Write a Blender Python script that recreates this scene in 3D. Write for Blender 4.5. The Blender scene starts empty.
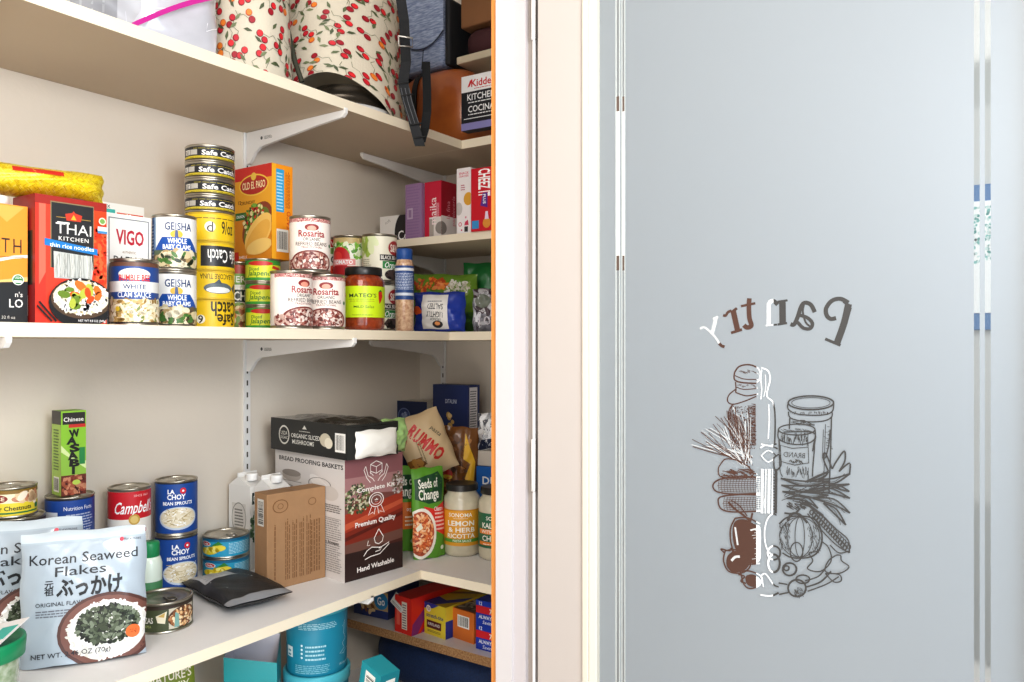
import bpy, bmesh, math, random
from mathutils import Vector, Matrix
random.seed(7)
PI = math.pi
F = 779.0; HX = 512.0; HY = 345.0; H0 = 1.40
YAW = math.atan2(1039 - 512, 779)
FW = Vector((-math.sin(YAW), math.cos(YAW), 0)); RT = Vector((math.cos(YAW), math.sin(YAW), 0))
COL = bpy.context.scene.collection

# ---------- materials ----------
def lin(c):
    return tuple(((v / 12.92) if v <= .04045 else ((v + .055) / 1.055) ** 2.4) for v in c)
def hexc(h):
    h = h.lstrip('#'); return lin(tuple(int(h[i:i + 2], 16) / 255 for i in (0, 2, 4)))
_M = {}
def M(h, rough=.45, metal=0, noise=0, scale=20, bump=0, bscale=60, col2=None, coat=0, alpha=1, stretch=(1, 1, 1)):
    key = (h, rough, metal, noise, scale, bump, bscale, col2, coat, alpha, stretch)
    if key in _M: return _M[key]
    m = bpy.data.materials.new('paint_' + h.strip('#')); m.use_nodes = True
    nt = m.node_tree; b = nt.nodes['Principled BSDF']
    c = hexc(h)
    b.inputs['Base Color'].default_value = (*c, 1)
    b.inputs['Roughness'].default_value = rough; b.inputs['Metallic'].default_value = metal
    b.inputs['Coat Weight'].default_value = coat; b.inputs['Coat Roughness'].default_value = .1
    b.inputs['Alpha'].default_value = alpha
    if noise or bump:
        tc = nt.nodes.new('ShaderNodeTexCoord'); mp = nt.nodes.new('ShaderNodeMapping')
        mp.inputs['Scale'].default_value = stretch
        nt.links.new(tc.outputs['Object'], mp.inputs['Vector'])
    if noise:
        n = nt.nodes.new('ShaderNodeTexNoise'); n.inputs['Scale'].default_value = scale; n.inputs['Detail'].default_value = 4
        nt.links.new(mp.outputs['Vector'], n.inputs['Vector'])
        r = nt.nodes.new('ShaderNodeValToRGB'); r.color_ramp.elements[0].position = .5 - .25; r.color_ramp.elements[1].position = .5 + .25
        c2 = hexc(col2) if col2 else tuple(v * (1 - noise) for v in c)
        r.color_ramp.elements[0].color = (*c2, 1); r.color_ramp.elements[1].color = (*c, 1)
        nt.links.new(n.outputs['Fac'], r.inputs['Fac']); nt.links.new(r.outputs['Color'], b.inputs['Base Color'])
    if bump:
        n2 = nt.nodes.new('ShaderNodeTexNoise'); n2.inputs['Scale'].default_value = bscale; n2.inputs['Detail'].default_value = 3
        nt.links.new(mp.outputs['Vector'], n2.inputs['Vector'])
        bu = nt.nodes.new('ShaderNodeBump'); bu.inputs['Strength'].default_value = bump; bu.inputs['Distance'].default_value = .004
        nt.links.new(n2.outputs['Fac'], bu.inputs['Height']); nt.links.new(bu.outputs['Normal'], b.inputs['Normal'])
    _M[key] = m
    return m
def ink(c):
    if c == 'E': return M('#34312E', .5)
    if c == 'W': return M('#B2B2B0', .5)
    return M(c, .42) if isinstance(c, str) else c
METAL = M('#C9C4BA', .28, .9)
TIN = M('#B9B3A6', .3, .95)

# ---------- projection ----------
def dirx(px):
    return FW + RT * ((px - HX) / F)
def pX(px, X):
    d = dirx(px); s = X / d.x; return Vector((X, s * d.y, 0)), s
def pY(px, Y):
    d = dirx(px); s = Y / d.y; return Vector((s * d.x, Y, 0)), s
def pZ(px, py, z):
    s = z * F / (HY - py); return dirx(px) * s, s
def at(px, spec):
    k = spec[0]
    if k == 'X': return pX(px, spec[1])
    if k == 'Y': return pY(px, spec[1])
    if k == 'Z': return pZ(px, spec[1], spec[2])
    s = spec[1]; return dirx(px) * s, s
def zat(s, py): return (HY - py) / F * s
def fitlen(C, d, px):
    n = RT - FW * ((px - HX) / F)
    return -(C.dot(n)) / d.dot(n)

# ---------- objects ----------
def link(o, parent=None):
    COL.objects.link(o)
    if parent: o.parent = parent
    return o
def tag(o, label=None, cat=None, group=None, kind=None):
    if label: o['label'] = label
    if cat: o['category'] = cat
    if group: o['group'] = group
    if kind: o['kind'] = kind
    return o
def empty(name, loc, rz=0):
    o = bpy.data.objects.new(name, None); o.empty_display_size = .02
    o.location = loc; o.rotation_euler = (0, 0, rz); return link(o)

class MB:
    def __init__(s): s.bm = bmesh.new(); s.mats = []
    def mi(s, m):
        m = ink(m)
        if m not in s.mats: s.mats.append(m)
        return s.mats.index(m)
    def face(s, pts, m, smooth=False):
        vs = [s.bm.verts.new(p) for p in pts]
        try: f = s.bm.faces.new(vs)
        except ValueError: return
        f.material_index = s.mi(m); f.smooth = smooth; return f
    def box(s, a, b, m, bev=0):
        x0, y0, z0 = a; x1, y1, z1 = b
        bm = bmesh.new()
        bmesh.ops.create_cube(bm, size=1, matrix=Matrix.Translation(((x0 + x1) / 2, (y0 + y1) / 2, (z0 + z1) / 2)) @ Matrix.Diagonal((x1 - x0, y1 - y0, z1 - z0, 1)))
        if bev: bmesh.ops.bevel(bm, geom=list(bm.edges), offset=bev, segments=2, affect='EDGES', profile=.5)
        s.merge(bm, m)
    def merge(s, bm, m, mat4=None, smooth=False):
        i = s.mi(m); mp = {}
        for v in bm.verts: mp[v] = s.bm.verts.new(mat4 @ v.co if mat4 else v.co)
        for f in bm.faces:
            try: g = s.bm.faces.new([mp[v] for v in f.verts])
            except ValueError: continue
            g.material_index = i; g.smooth = smooth or f.smooth
        bm.free()
    def grid(s, fn, nu, nv, m, smooth=True, closeu=False, mfn=None):
        V = [[s.bm.verts.new(fn(i / nu, j / nv)) for i in range(nu if closeu else nu + 1)] for j in range(nv + 1)]
        i0 = s.mi(m)
        for j in range(nv):
            for i in range(nu):
                k = (i + 1) % nu if closeu else i + 1
                try: f = s.bm.faces.new([V[j][i], V[j][k], V[j + 1][k], V[j + 1][i]])
                except ValueError: continue
                f.material_index = s.mi(mfn((i + .5) / nu, (j + .5) / nv)) if mfn else i0; f.smooth = smooth
        return V
    def lathe(s, prof, n, m, c=(0, 0), smooth=True, a0=0, sx=1, sy=1):
        def fn(u, v):
            r, z = prof[round(v * (len(prof) - 1))]
            a = a0 + u * 2 * PI
            return Vector((c[0] + r * math.cos(a) * sx, c[1] + r * math.sin(a) * sy, z))
        V = s.grid(fn, n, len(prof) - 1, m, smooth, True)
        return V
    def disc(s, r, z, n, m, c=(0, 0), a0=0):
        s.face([Vector((c[0] + r * math.cos(a0 + i * 2 * PI / n), c[1] + r * math.sin(a0 + i * 2 * PI / n), z)) for i in range(n)], m)
    def tube(s, pts, r, m, n=8):
        pts = [Vector(p) for p in pts]
        def fn(u, v):
            k = round(v * (len(pts) - 1)); p = pts[k]
            d = (pts[min(k + 1, len(pts) - 1)] - pts[max(k - 1, 0)]).normalized()
            up = Vector((0, 0, 1)) if abs(d.z) < .9 else Vector((1, 0, 0))
            a = d.cross(up).normalized(); b = d.cross(a)
            return p + (a * math.cos(u * 2 * PI) + b * math.sin(u * 2 * PI)) * r
        s.grid(fn, n, len(pts) - 1, m, True, True)
    def build(s, name, parent=None, loc=None, recalc=False):
        if recalc: bmesh.ops.recalc_face_normals(s.bm, faces=list(s.bm.faces))
        me = bpy.data.meshes.new(name); s.bm.to_mesh(me); s.bm.free()
        for m in s.mats: me.materials.append(m)
        o = bpy.data.objects.new(name, me)
        if loc is not None: o.location = loc
        return link(o, parent)

# ---------- printed artwork ----------
_T = {}
def glyphs(txt, bold=0.0, sp=1.0):
    k = (txt, bold, sp)
    if k in _T: return _T[k]
    cu = bpy.data.curves.new('lettering', 'FONT'); cu.body = txt; cu.size = 1; cu.resolution_u = 2
    cu.offset = bold * .45; cu.space_character = sp
    ob = bpy.data.objects.new('lettering', cu); COL.objects.link(ob)
    dg = bpy.context.evaluated_depsgraph_get(); dg.update()
    me = ob.evaluated_get(dg).to_mesh()
    vs = [(v.co.x, v.co.y) for v in me.vertices]; fs = [tuple(p.vertices) for p in me.polygons]
    bpy.data.objects.remove(ob); bpy.data.curves.remove(cu)
    x0 = min((v[0] for v in vs), default=0); x1 = max((v[0] for v in vs), default=1)
    vs = [((x - x0) / .7, y / .7) for x, y in vs]
    _T[k] = (vs, fs, (x1 - x0) / .7)
    return _T[k]

class Art:
    def __init__(s, W, H): s.W = W; s.H = H; s.items = []; s.k = 0
    def add(s, vs, fs, c, dk=1):
        s.items.append((vs, fs, c, s.k)); s.k += dk
    def poly(s, pts, c):
        s.add([(x * s.W, y * s.H) for x, y in pts], [tuple(range(len(pts)))], c)
    def rect(s, x0, y0, x1, y1, c): s.poly([(x0, y0), (x1, y0), (x1, y1), (x0, y1)], c)
    def ell(s, cx, cy, rx, ry, c, n=28, rot=0):
        pts = []
        for i in range(n):
            a = i * 2 * PI / n; x = math.cos(a) * rx * s.W; y = math.sin(a) * ry * s.H
            pts.append((cx * s.W + x * math.cos(rot) - y * math.sin(rot), cy * s.H + x * math.sin(rot) + y * math.cos(rot)))
        s.add(pts, [tuple(range(n))], c)
    def circ(s, cx, cy, r, c, n=20):      # r as fraction of width
        s.ell(cx, cy, r, r * s.W / s.H, c, n)
    def ring(s, cx, cy, rx, ry, c, w=.1, n=28):
        vs = []; fs = []
        for i in range(n):
            a = i * 2 * PI / n
            for q in (1, 1 - w): vs.append((cx * s.W + math.cos(a) * rx * q * s.W, cy * s.H + math.sin(a) * ry * q * s.H))
            j = (i + 1) % n; fs.append((2 * i, 2 * j, 2 * j + 1, 2 * i + 1))
        s.add(vs, fs, c)
    def text(s, t, cx, cy, h, c, w=None, b=0.01, rot=0, sh=0, al='c', sp=1.0):
        vs, fs, tw = glyphs(t, b, sp)
        hh = h * s.H; sx = hh if w is None else w * s.W / tw
        ox = {'c': -tw / 2, 'l': 0, 'r': -tw}[al]; out = []
        for x, y in vs:
            X = (x + ox) * sx + y * sh * hh; Y = (y - .5) * hh
            out.append((cx * s.W + X * math.cos(rot) - Y * math.sin(rot), cy * s.H + X * math.sin(rot) + Y * math.cos(rot)))
        s.add(out, fs, c)
    def lines(s, x0, y0, x1, y1, n, c, vert=False, fill=.45):
        vs = []; fs = []
        def q(a, b, e, d):
            k = len(vs)
            for x, y in ((a, b), (e, b), (e, d), (a, d)): vs.append((x * s.W, y * s.H))
            fs.append((k, k + 1, k + 2, k + 3))
        for i in range(n):
            if vert:
                dx = (x1 - x0) / n; a = x0 + i * dx; p = y0; end = y1 - random.random() * .15 * (y1 - y0)
                while p < end:
                    L = (y1 - y0) * random.uniform(.04, .12); q(a, p, a + dx * fill, min(p + L, end)); p += L + (y1 - y0) * .015
            else:
                dy = (y1 - y0) / n; a = y0 + i * dy; p = x0; end = x1 - random.random() * .15 * (x1 - x0)
                while p < end:
                    L = (x1 - x0) * random.uniform(.05, .16); q(p, a, min(p + L, end), a + dy * fill); p += L + (x1 - x0) * .02
        s.add(vs, fs, c)
    def bars(s, x0, y0, x1, y1, vert=False, bg='#F4F2EC'):
        if bg: s.rect(x0, y0, x1, y1, bg)
        vs = []; fs = []; p = .08
        while p < .9:
            w = random.choice((.012, .02, .035)); k = len(vs)
            a, b = (p, p + w)
            for u, v in ((a, .12), (b, .12), (b, .9), (a, .9)):
                if vert: u, v = v, u
                vs.append(((x0 + (x1 - x0) * u) * s.W, (y0 + (y1 - y0) * v) * s.H))
            fs.append((k, k + 1, k + 2, k + 3)); p += w + random.choice((.015, .025, .04))
        s.add(vs, fs, '#222222')
    def blobs(s, cx, cy, rx, ry, n, size, cols, asp=1.6, shape='e'):
        per = {}
        if n > 20: n = int(n * 2.3); size *= .6
        for i in range(n):
            while True:
                u, v = random.uniform(-1, 1), random.uniform(-1, 1)
                if shape == 'r' or u * u + v * v < 1: break
            per.setdefault((i % 3, random.choice(cols)), []).append((cx + u * rx, cy + v * ry))
        k0 = s.k
        for lay, ((q, c), L) in enumerate(sorted(per.items(), key=lambda z: z[0])):
            vs = []; fs = []
            for x, y in L:
                a = random.uniform(0, PI); r = size * random.uniform(.7, 1.25); k = len(vs); m = 9
                for i in range(m):
                    t = i * 2 * PI / m; X = math.cos(t) * r * asp; Y = math.sin(t) * r
                    vs.append((x * s.W + X * math.cos(a) - Y * math.sin(a), y * s.H + X * math.sin(a) + Y * math.cos(a)))
                fs.append(tuple(range(k, k + m)))
            s.items.append((vs, fs, c, k0 + lay * .6)); s.k = k0 + lay * .6 + 1
    def stroke(s, pts, w, c, closed=False):
        """pts in fractions, w in metres"""
        P = [Vector((x * s.W, y * s.H)) for x, y in pts]; vs = []; fs = []; n = len(P)
        for i in range(n):
            a = P[(i - 1) % n] if (closed or i) else P[i]; b = P[(i + 1) % n] if (closed or i < n - 1) else P[i]
            d = (b - a); d = d.normalized() if d.length > 1e-9 else Vector((1, 0)); q = Vector((-d.y, d.x)) * w / 2
            vs += [tuple(P[i] + q), tuple(P[i] - q)]
        for i in range(n if closed else n - 1):
            j = (i + 1) % n; fs.append((2 * i, 2 * i + 1, 2 * j + 1, 2 * j))
        s.add(vs, fs, c)
    def emit(s, mb, f, gx=None, gy=None, base=1.6e-4, step=5e-5, clip=True):
        for vs, fs, c, k in s.items:
            bm = bmesh.new(); V = [bm.verts.new((x, y, 0)) for x, y in vs]
            for q in fs:
                if len(set(q)) < 3: continue
                try: bm.faces.new([V[i] for i in q])
                except ValueError: pass
            def cut(co, no, **kw):
                g = list(bm.verts) + list(bm.edges) + list(bm.faces)
                if g: bmesh.ops.bisect_plane(bm, geom=g, dist=1e-7, plane_co=co, plane_no=no, **kw)
            if clip:
                xs = [v[0] for v in vs]; ys = [v[1] for v in vs]
                if min(xs) < 0: cut((0, 0, 0), (-1, 0, 0), clear_outer=True)
                if max(xs) > s.W: cut((s.W, 0, 0), (1, 0, 0), clear_outer=True)
                if min(ys) < 0: cut((0, 0, 0), (0, -1, 0), clear_outer=True)
                if max(ys) > s.H: cut((0, s.H, 0), (0, 1, 0), clear_outer=True)
            for n, ax, L in ((gx, 0, s.W), (gy, 1, s.H)):
                if not n or not bm.verts: continue
                cs = [v.co[ax] for v in bm.verts]; a, b = min(cs), max(cs)
                for i in range(1, n):
                    p = L * i / n
                    if a < p < b:
                        co = [0, 0, 0]; co[ax] = p; no = [0, 0, 0]; no[ax] = 1; cut(co, no)
            off = base + k * step; i0 = mb.mi(c); mp = {}
            for v in bm.verts: mp[v] = mb.bm.verts.new(f(v.co.x, v.co.y, off))
            for q in bm.faces:
                pts = [mp[v] for v in q.verts]
                try: g = mb.bm.faces.new(pts)
                except ValueError: continue
                g.material_index = i0; g.smooth = bool(gx)
            bm.free()

def artflat(mb, fn, W, H, O, U, V, N):
    a = Art(W, H); fn(a)
    O, U, V, N = Vector(O), Vector(U), Vector(V), Vector(N)
    a.emit(mb, lambda x, y, o: O + U * x + V * y + N * o)

# ---------- carton / box fitted by its nearest upright edge ----------
def carton(name, label, cat, e, spec, z, xl=None, xr=None, lw=None, rw=None, top=None, h=None, rot=0,
           col='#CCCCCC', faces=None, group=None, bev=.0012, tilt=None, body=None):
    C, s = at(e, spec); a = math.radians(rot)
    dR = Vector((math.sin(a), math.cos(a), 0)); dL = Vector((-math.cos(a), math.sin(a), 0))
    wr = rw if rw else fitlen(C, dR, xr); wl = lw if lw else fitlen(C, dL, xl)
    if h is None: h = zat(s, top) - z
    mb = MB(); m = body or M(col, .5, noise=.06, scale=30)
    # local: origin centre of base, +y = dR, -x = dL
    mb.box((-wl / 2, -wr / 2, 0), (wl / 2, wr / 2, h), m, bev)
    faces = faces or {}
    if 'R' in faces: artflat(mb, faces['R'], wr, h, (wl / 2, -wr / 2, 0), (0, 1, 0), (0, 0, 1), (1, 0, 0))
    if 'L' in faces: artflat(mb, faces['L'], wl, h, (-wl / 2, -wr / 2, 0), (1, 0, 0), (0, 0, 1), (0, -1, 0))
    if 'T' in faces: artflat(mb, faces['T'], wl, wr, (-wl / 2, -wr / 2, h), (1, 0, 0), (0, 1, 0), (0, 0, 1))
    o = mb.build(name)
    c = C + dR * wr / 2 + dL * wl / 2
    o.location = (c.x, c.y, H0 + z); o.rotation_euler = (0, 0, -a)
    if tilt:
        o.matrix_world = Matrix.Translation(o.location) @ Matrix.Rotation(-a, 4, 'Z') @ Matrix.Rotation(math.radians(tilt[0]), 4, 'X') @ Matrix.Rotation(math.radians(tilt[1]), 4, 'Y')
    tag(o, label, cat, group)
    print('carton', name, 'wl %.3f wr %.3f h %.3f  c=(%.3f,%.3f)' % (wl, wr, h, c.x, c.y))
    return o, wl, wr, h

# ---------- tin can ----------
def canparts(root, r, h, lab, art, aim, rim=TIN, lid='#C8C3B8', lr=(0.035, 0.965), span=PI, gx=24, ring=True, lidh=None):
    mb = MB(); n = 48; a0 = aim - span / 2
    e = .0016
    mb.lathe([(r * .93, 0.0), (r + .0008, 0.0), (r + .0013, .0012), (r + .0008, .003), (r - .0006, .0042), (r - .0003, h * .5), (r - .0006, h - .0042),
              (r + .0008, h - .003), (r + .0013, h - .0012), (r + .0006, h), (r - .0018, h), (r - .0022, h - .003)], n, rim, a0=a0)
    mb.disc(r * .93, 0.0, n, rim)
    mb.build('body', root)
    mb = MB(); lm = M(lid, .3, .85)
    rr = r - .002
    mb.lathe([(rr, h - .003), (rr * .92, h - .0033), (rr * .88, h - .0022), (rr * .8, h - .0022), (rr * .77, h - .003), (rr * .5, h - .003), (rr * .47, h - .0024), (rr * .42, h - .003), (.0001, h - .003)], n, lm)
    if ring:
        mb.tube([(rr * .52 + .009 * math.cos(t * PI / 8), .007 * math.sin(t * PI / 8), h - .0012) for t in range(17)], .0012, lm, 6)
        mb.box((rr * .1, -.004, h - .0024), (rr * .52 - .006, .004, h - .0008), lm)
    mb.build('lid', root)
    mb = MB(); z0 = h * lr[0] + .002; z1 = h * lr[1] - .002; rl = r + .0004
    lm = M(lab, .38, noise=.04, scale=25) if isinstance(lab, str) else lab
    mb.lathe([(rl - .0005, z0), (rl, z0 + .0002), (rl, z1 - .0002), (rl - .0005, z1)], n, lm, a0=a0)
    if art:
        W = span * rl; a = Art(W, z1 - z0); art(a)
        # match the polygon of the tube
        seg = 2 * PI / n
        def f(x, y, o):
            th = x / rl; k = math.floor(th / seg + 1e-9); fr = th / seg - k
            t0 = a0 + k * seg; t1 = t0 + seg
            R = rl + o
            p = Vector((math.cos(t0), math.sin(t0))) * (1 - fr) + Vector((math.cos(t1), math.sin(t1))) * fr
            return Vector((p.x * R, p.y * R, z0 + y))
        a.emit(mb, f, gx=round(span / seg), step=4e-5)
    mb.build('label', root)

def can(name, label, px, spec, z, w=None, r=None, top=None, h=None, lab='#FFFFFF', art=None, group=None, turn=0, cat='can', **kw):
    C, s = at(px, spec)
    if r is None: r = w / 2 / F * s / math.sqrt(1 + ((px - HX) / F) ** 2)
    if h is None: h = zat(s, top) - z
    root = empty(name, (C.x, C.y, H0 + z))
    aim = math.atan2(-C.y, -C.x) + math.radians(turn)
    canparts(root, r, h, lab, art, aim, **kw)
    tag(root, label, cat, group)
    print('can', label[:30], 'r %.4f h %.3f c=(%.3f,%.3f) s=%.3f' % (r, h, C.x, C.y, s))
    return root, C, r, h

# ---------- soft bags ----------
def pillowfn(w, h, t, wr=.0, seed=0, pinch=.12, ex=.5, bottom=0, seal=.0):
    rd = random.Random(seed); ph = [rd.uniform(0, 6.28) for _ in range(12)]
    def sh(u, v):     # u,v in 0..1 -> half thickness
        a = max(0, 1 - abs(2 * u - 1) ** 2.6) ** .6
        vv = v
        if seal: vv = min(1, v / (1 - seal)) if v < 1 - seal else 1
        b = max(0, 1 - abs(2 * vv - 1) ** (2.2)) ** .6
        if bottom and v < .5: b = max(b, 1 - (1 - bottom) * (1 - 2 * v))
        return a * b
    def f(u, v, side=1, off=0):
        k = sh(u, v)
        n = 0
        for i in range(4):
            fr = 2.3 + 2.1 * i
            n += math.sin(u * fr * 3 + ph[i] + 2.2 * math.sin(v * fr + ph[i + 4])) * math.sin(v * fr * 2.4 + ph[i + 8]) / (1 + i * .6)
        edge = pinch * w * .5
        X = (u - .5) * w * (1 - pinch * math.sin(v * PI) * .6 * 0) + (math.sin(v * PI * 5 + ph[0]) * .0012 * (abs(2 * u - 1) ** 6)) * (1 if wr else 0)
        Z = v * h + (math.sin(u * PI * 4 + ph[1]) * .0012 * (abs(2 * v - 1) ** 6)) * (1 if wr else 0)
        D = (t / 2 * k + wr * n * min(1, k * 1.3 + .06)) if side > 0 else -(t / 2 * k)
        if side > 0: D = max(D, -t / 2 * k + .0006)
        return Vector((X, -(D + off + .0004 * side), Z))
    return f
def bag(name, label, cat, px, py, s, w, h, t, col, art=None, yaw=0, lean=0, roll=0, wr=.0015, seed=1, group=None, n=30, bottom=0, seal=0, rough=.3, mat=None, backcol=None, zbase=None, step=7e-5, extra=None):
    """px,py = bottom centre of bag at depth s; local -y faces the camera"""
    f = pillowfn(w, h, t, wr, seed, bottom=bottom, seal=seal)
    mb = MB(); m = mat or M(col, rough, noise=.08, scale=15)
    mb.grid(lambda u, v: f(u, v, 1), n, n, m); mb.grid(lambda u, v: f(1 - u, v, -1), n, n, backcol and M(backcol, rough) or m)
    if art:
        a = Art(w, h); art(a)
        a.emit(mb, lambda x, y, o: f(x / w, y / h, 1, o), gx=n, gy=n, base=4e-4, step=step)
    o = mb.build(name)
    P = dirx(px) * s; z = zat(s, py) if zbase is None else zbase
    base = YAW + 0
    rz = math.atan2(-P.x, P.y)   # faces the camera
    o.matrix_world = Matrix.Translation((P.x, P.y, H0 + z)) @ Matrix.Rotation(rz + math.radians(yaw), 4, 'Z') @ Matrix.Rotation(math.radians(-lean), 4, 'X') @ Matrix.Rotation(math.radians(roll), 4, 'Y')
    tag(o, label, cat, group)
    return o
# ================= SETTING =================
XW = -1.40; YB = 1.62
WALL = M('#E2D8CA', .85, noise=.04, scale=3, bump=.12, bscale=90)
SHELFTOP = M('#E9E7E6', .5, noise=.03, scale=6)
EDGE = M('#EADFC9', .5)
UNDER = M('#C6B49C', .6, noise=.05, scale=4)  # browner than the top: bounce-lit shade put into the underside colour
WHITE = M('#CFCBC8', .45, noise=.02, scale=5)
BRKT = M('#E9E7E4', .35)
def struct(name, a, b, m):
    mb = MB(); mb.box(a, b, m); o = mb.build(name); o['kind'] = 'structure'; return o
FLZ = 0.0; CLZ = 2.5
struct('floor', (-1.6, -2.2, -.08), (2.2, 2.9, 0), M('#9A7B5C', .4, noise=.3, scale=3, stretch=(1, 12, 1)))
struct('ceiling', (-1.6, -2.2, CLZ), (2.2, 2.9, CLZ + .08), M('#EFEDE8', .9))
struct('wall_left', (XW - .1, -2.2, 0), (XW, YB + .1, CLZ), WALL)
struct('wall_back', (XW, YB, 0), (-.545, YB + .1, CLZ), WALL)
struct('wall_right', (-.5975, .857, 0), (-.545, YB, CLZ), WHITE)
struct('wall_far', (-.7, 2.7, 0), (2.2, 2.8, CLZ), M('#CBCDCB', .8, noise=.05, scale=4))
struct('wall_outer', (-.65, YB + .1, 0), (-.545, 2.7, CLZ), M('#8A6A52', .8))
# pale door frame: two flat faces, a groove with the hinge line, unpainted inner edge
struct('trim_1', (-.6085, .850, 0), (-.5980, .857, CLZ), M('#D98F46', .5, noise=.22, scale=14, stretch=(6, 6, .6)))
struct('trim_2', (-.5978, .845, 0), (-.572, .857, CLZ), M('#C3BEBD', .45))
struct('trim_3', (-.572, .849, 0), (-.553, .857, CLZ), M('#BBB4B4', .45))
struct('trim_4', (-.5528, .8555, 0), (-.5455, .8568, CLZ), M('#9A9088', .6))

# shelves
def board(name, label, a, b, edge, under=True, topm=None, edgem=None):
    mb = MB(); x0, y0, z0 = a; x1, y1, z1 = b
    tm = topm or SHELFTOP; em = edgem or EDGE
    P = lambda x, y, z: Vector((x, y, z))
    mb.face([P(x0, y0, z1), P(x1, y0, z1), P(x1, y1, z1), P(x0, y1, z1)], tm)
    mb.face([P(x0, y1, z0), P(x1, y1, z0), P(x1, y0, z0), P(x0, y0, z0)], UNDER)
    mb.face([P(x0, y0, z0), P(x1, y0, z0), P(x1, y0, z1), P(x0, y0, z1)], em)
    mb.face([P(x1, y0, z0), P(x1, y1, z0), P(x1, y1, z1), P(x1, y0, z1)], em)
    mb.face([P(x1, y1, z0), P(x0, y1, z0), P(x0, y1, z1), P(x1, y1, z1)], em)
    mb.face([P(x0, y1, z0), P(x0, y0, z0), P(x0, y0, z1), P(x0, y1, z1)], em)
    bmesh.ops.remove_doubles(mb.bm, verts=list(mb.bm.verts), dist=1e-6)
    o = mb.build(name, loc=(0, 0, H0))
    # front edge banding
    return tag(o, label, 'shelf')
G = .0006
TZ = .451; TT = .0195
BZ = -.4534; SZ = .2464; PZ = -.643; LZ = -.80; MZ = .029
def pair(name, z1, th, cf, yc, l1, l2):
    board('shelf', l1, (XW + G, -1.2, z1 - th), (cf, yc, z1), 0)
    board('shelf', l1.replace('long', 'corner') if 0 else l2, (XW + G, yc + .0012, z1 - th), (-.624, YB - G, z1), 0)
pair('top', TZ + TT, TT, -1.100, 1.4185, 'top cream shelf running along the left wall under the fabric cover', 'top cream shelf board on the end wall under the leather bag')
pair('mid', MZ, .0185, -1.078, 1.3456, 'eye-level cream shelf along the left wall holding the canned food', 'eye-level cream shelf board on the end wall under the blue snack bag')
pair('low', BZ, .0175, -1.030, 1.1943, 'wide pale shelf along the left wall holding the seaweed pouches', 'wide pale shelf board on the end wall under the sauce jars')
board('shelf', 'short upper cream shelf on the end wall holding the crimson box', (XW + G, 1.36, SZ - .0175), (-.624, YB - G, SZ), 0)
PB = M('#C49A6C', .8, noise=.6, scale=260, col2='#7A5230')
board('shelf', 'short lower shelf with raw particleboard edge under the wrap boxes', (XW + G, 1.30, PZ - .0195), (-.624, YB - G, PZ), 0, edgem=PB)
pair('lowest', LZ, .0175, -.93, 1.14, 'lowest cream shelf along the left wall under the teal tubs', 'lowest cream shelf board on the end wall under the navy bag')

# slotted standards and brackets
def standard(x, y, axis, label, z0=-1.3, z1=.95):
    mb = MB()
    w = .008; d = .0045
    m = BRKT
    if axis == 'x':
        mb.box((x + G / 2, y - w, z0), (x + d, y + w, z1), m)
    else: mb.box((x - w, y - d, z0), (x + w, y - G / 2, z1), m)
    dk = M('#4A443C', .8); z = z0 + .02
    while z < z1 - .02:
        for q in (-.0028, .0028)[0:1]:
            if axis == 'x': mb.face([(x + d + .0002, y - .0018, z), (x + d + .0002, y + .0018, z), (x + d + .0002, y + .0018, z + .011), (x + d + .0002, y - .0018, z + .011)], dk)
            else: mb.face([(x - .0018, y - d - .0002, z), (x + .0018, y - d - .0002, z), (x + .0018, y - d - .0002, z + .011), (x - .0018, y - d - .0002, z + .011)], dk)
        z += .0254
    return tag(mb.build('shelf_standard', loc=(0, 0, H0)), label, 'shelf track')
SY = 1.0575; SX = -1.315
standard(XW, SY, 'x', 'white slotted metal track on the left wall beside the bracket pair')
standard(XW, SY - .6, 'x', 'white slotted metal track on the left wall behind the seaweed pouches')
standard(SX, YB, 'y', 'white slotted metal track on the end wall near the corner')
def bracket(x, y, axis, z, L, label, print_=False):
    prof = [(.006, 0), (L, 0), (L + .004, .004), (L + .006, .004), (L + .006, -.006), (L - .002, -.013), (L * .75, -.018), (L * .25, -.033), (.05, -.036), (.034, -.045), (.022, -.060), (.016, -.066), (.006, -.066)]
    mb = MB(); t = .0035
    def P(d, zz, q): return Vector((x + d, y + q, z + zz)) if axis == 'x' else Vector((x + q, y - d, z + zz))
    for q in (-t, t): mb.face([P(d, zz, q) for d, zz in (prof if q > 0 else prof[::-1])], BRKT)
    n = len(prof)
    for i in range(n):
        a, b = prof[i], prof[(i + 1) % n]
        mb.face([P(*a, -t), P(*b, -t), P(*b, t), P(*a, t)], BRKT)
    bmesh.ops.recalc_face_normals(mb.bm, faces=list(mb.bm.faces))
    if print_:
        def art(a):
            a.lines(.3, .2, .8, .8, 3, '#555555'); a.circ(.12, .5, .07, '#444444')
        artflat(mb, art, .05, .012, P(.05, -.024, -t), (1, 0, 0), (0, 0, 1), (0, -1, 0))
    return tag(mb.build('shelf_bracket', loc=(0, 0, H0)), label, 'shelf bracket')
U = .0008
bracket(XW, SY, 'x', TZ - U, .318 - .022, 'white metal bracket under the top shelf, left wall', True)
bracket(XW, SY, 'x', MZ - .0185 - U, .32, 'white metal bracket under the eye-level shelf, left wall', True)
bracket(XW, SY, 'x', BZ - .0175 - U, .364, 'white metal bracket under the wide pale shelf, left wall')
bracket(XW, SY - .6, 'x', TZ - U, .29, 'white metal bracket under the top shelf at the far left')
bracket(XW, SY - .6, 'x', MZ - .0185 - U, .32, 'white bracket tip under the eye-level shelf at the left frame edge')
bracket(SX, YB, 'y', TZ - U, .30, 'white metal bracket under the top shelf, end wall')
bracket(SX, YB, 'y', MZ - .0185 - U, .272, 'white metal bracket under the eye-level shelf, end wall')
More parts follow.
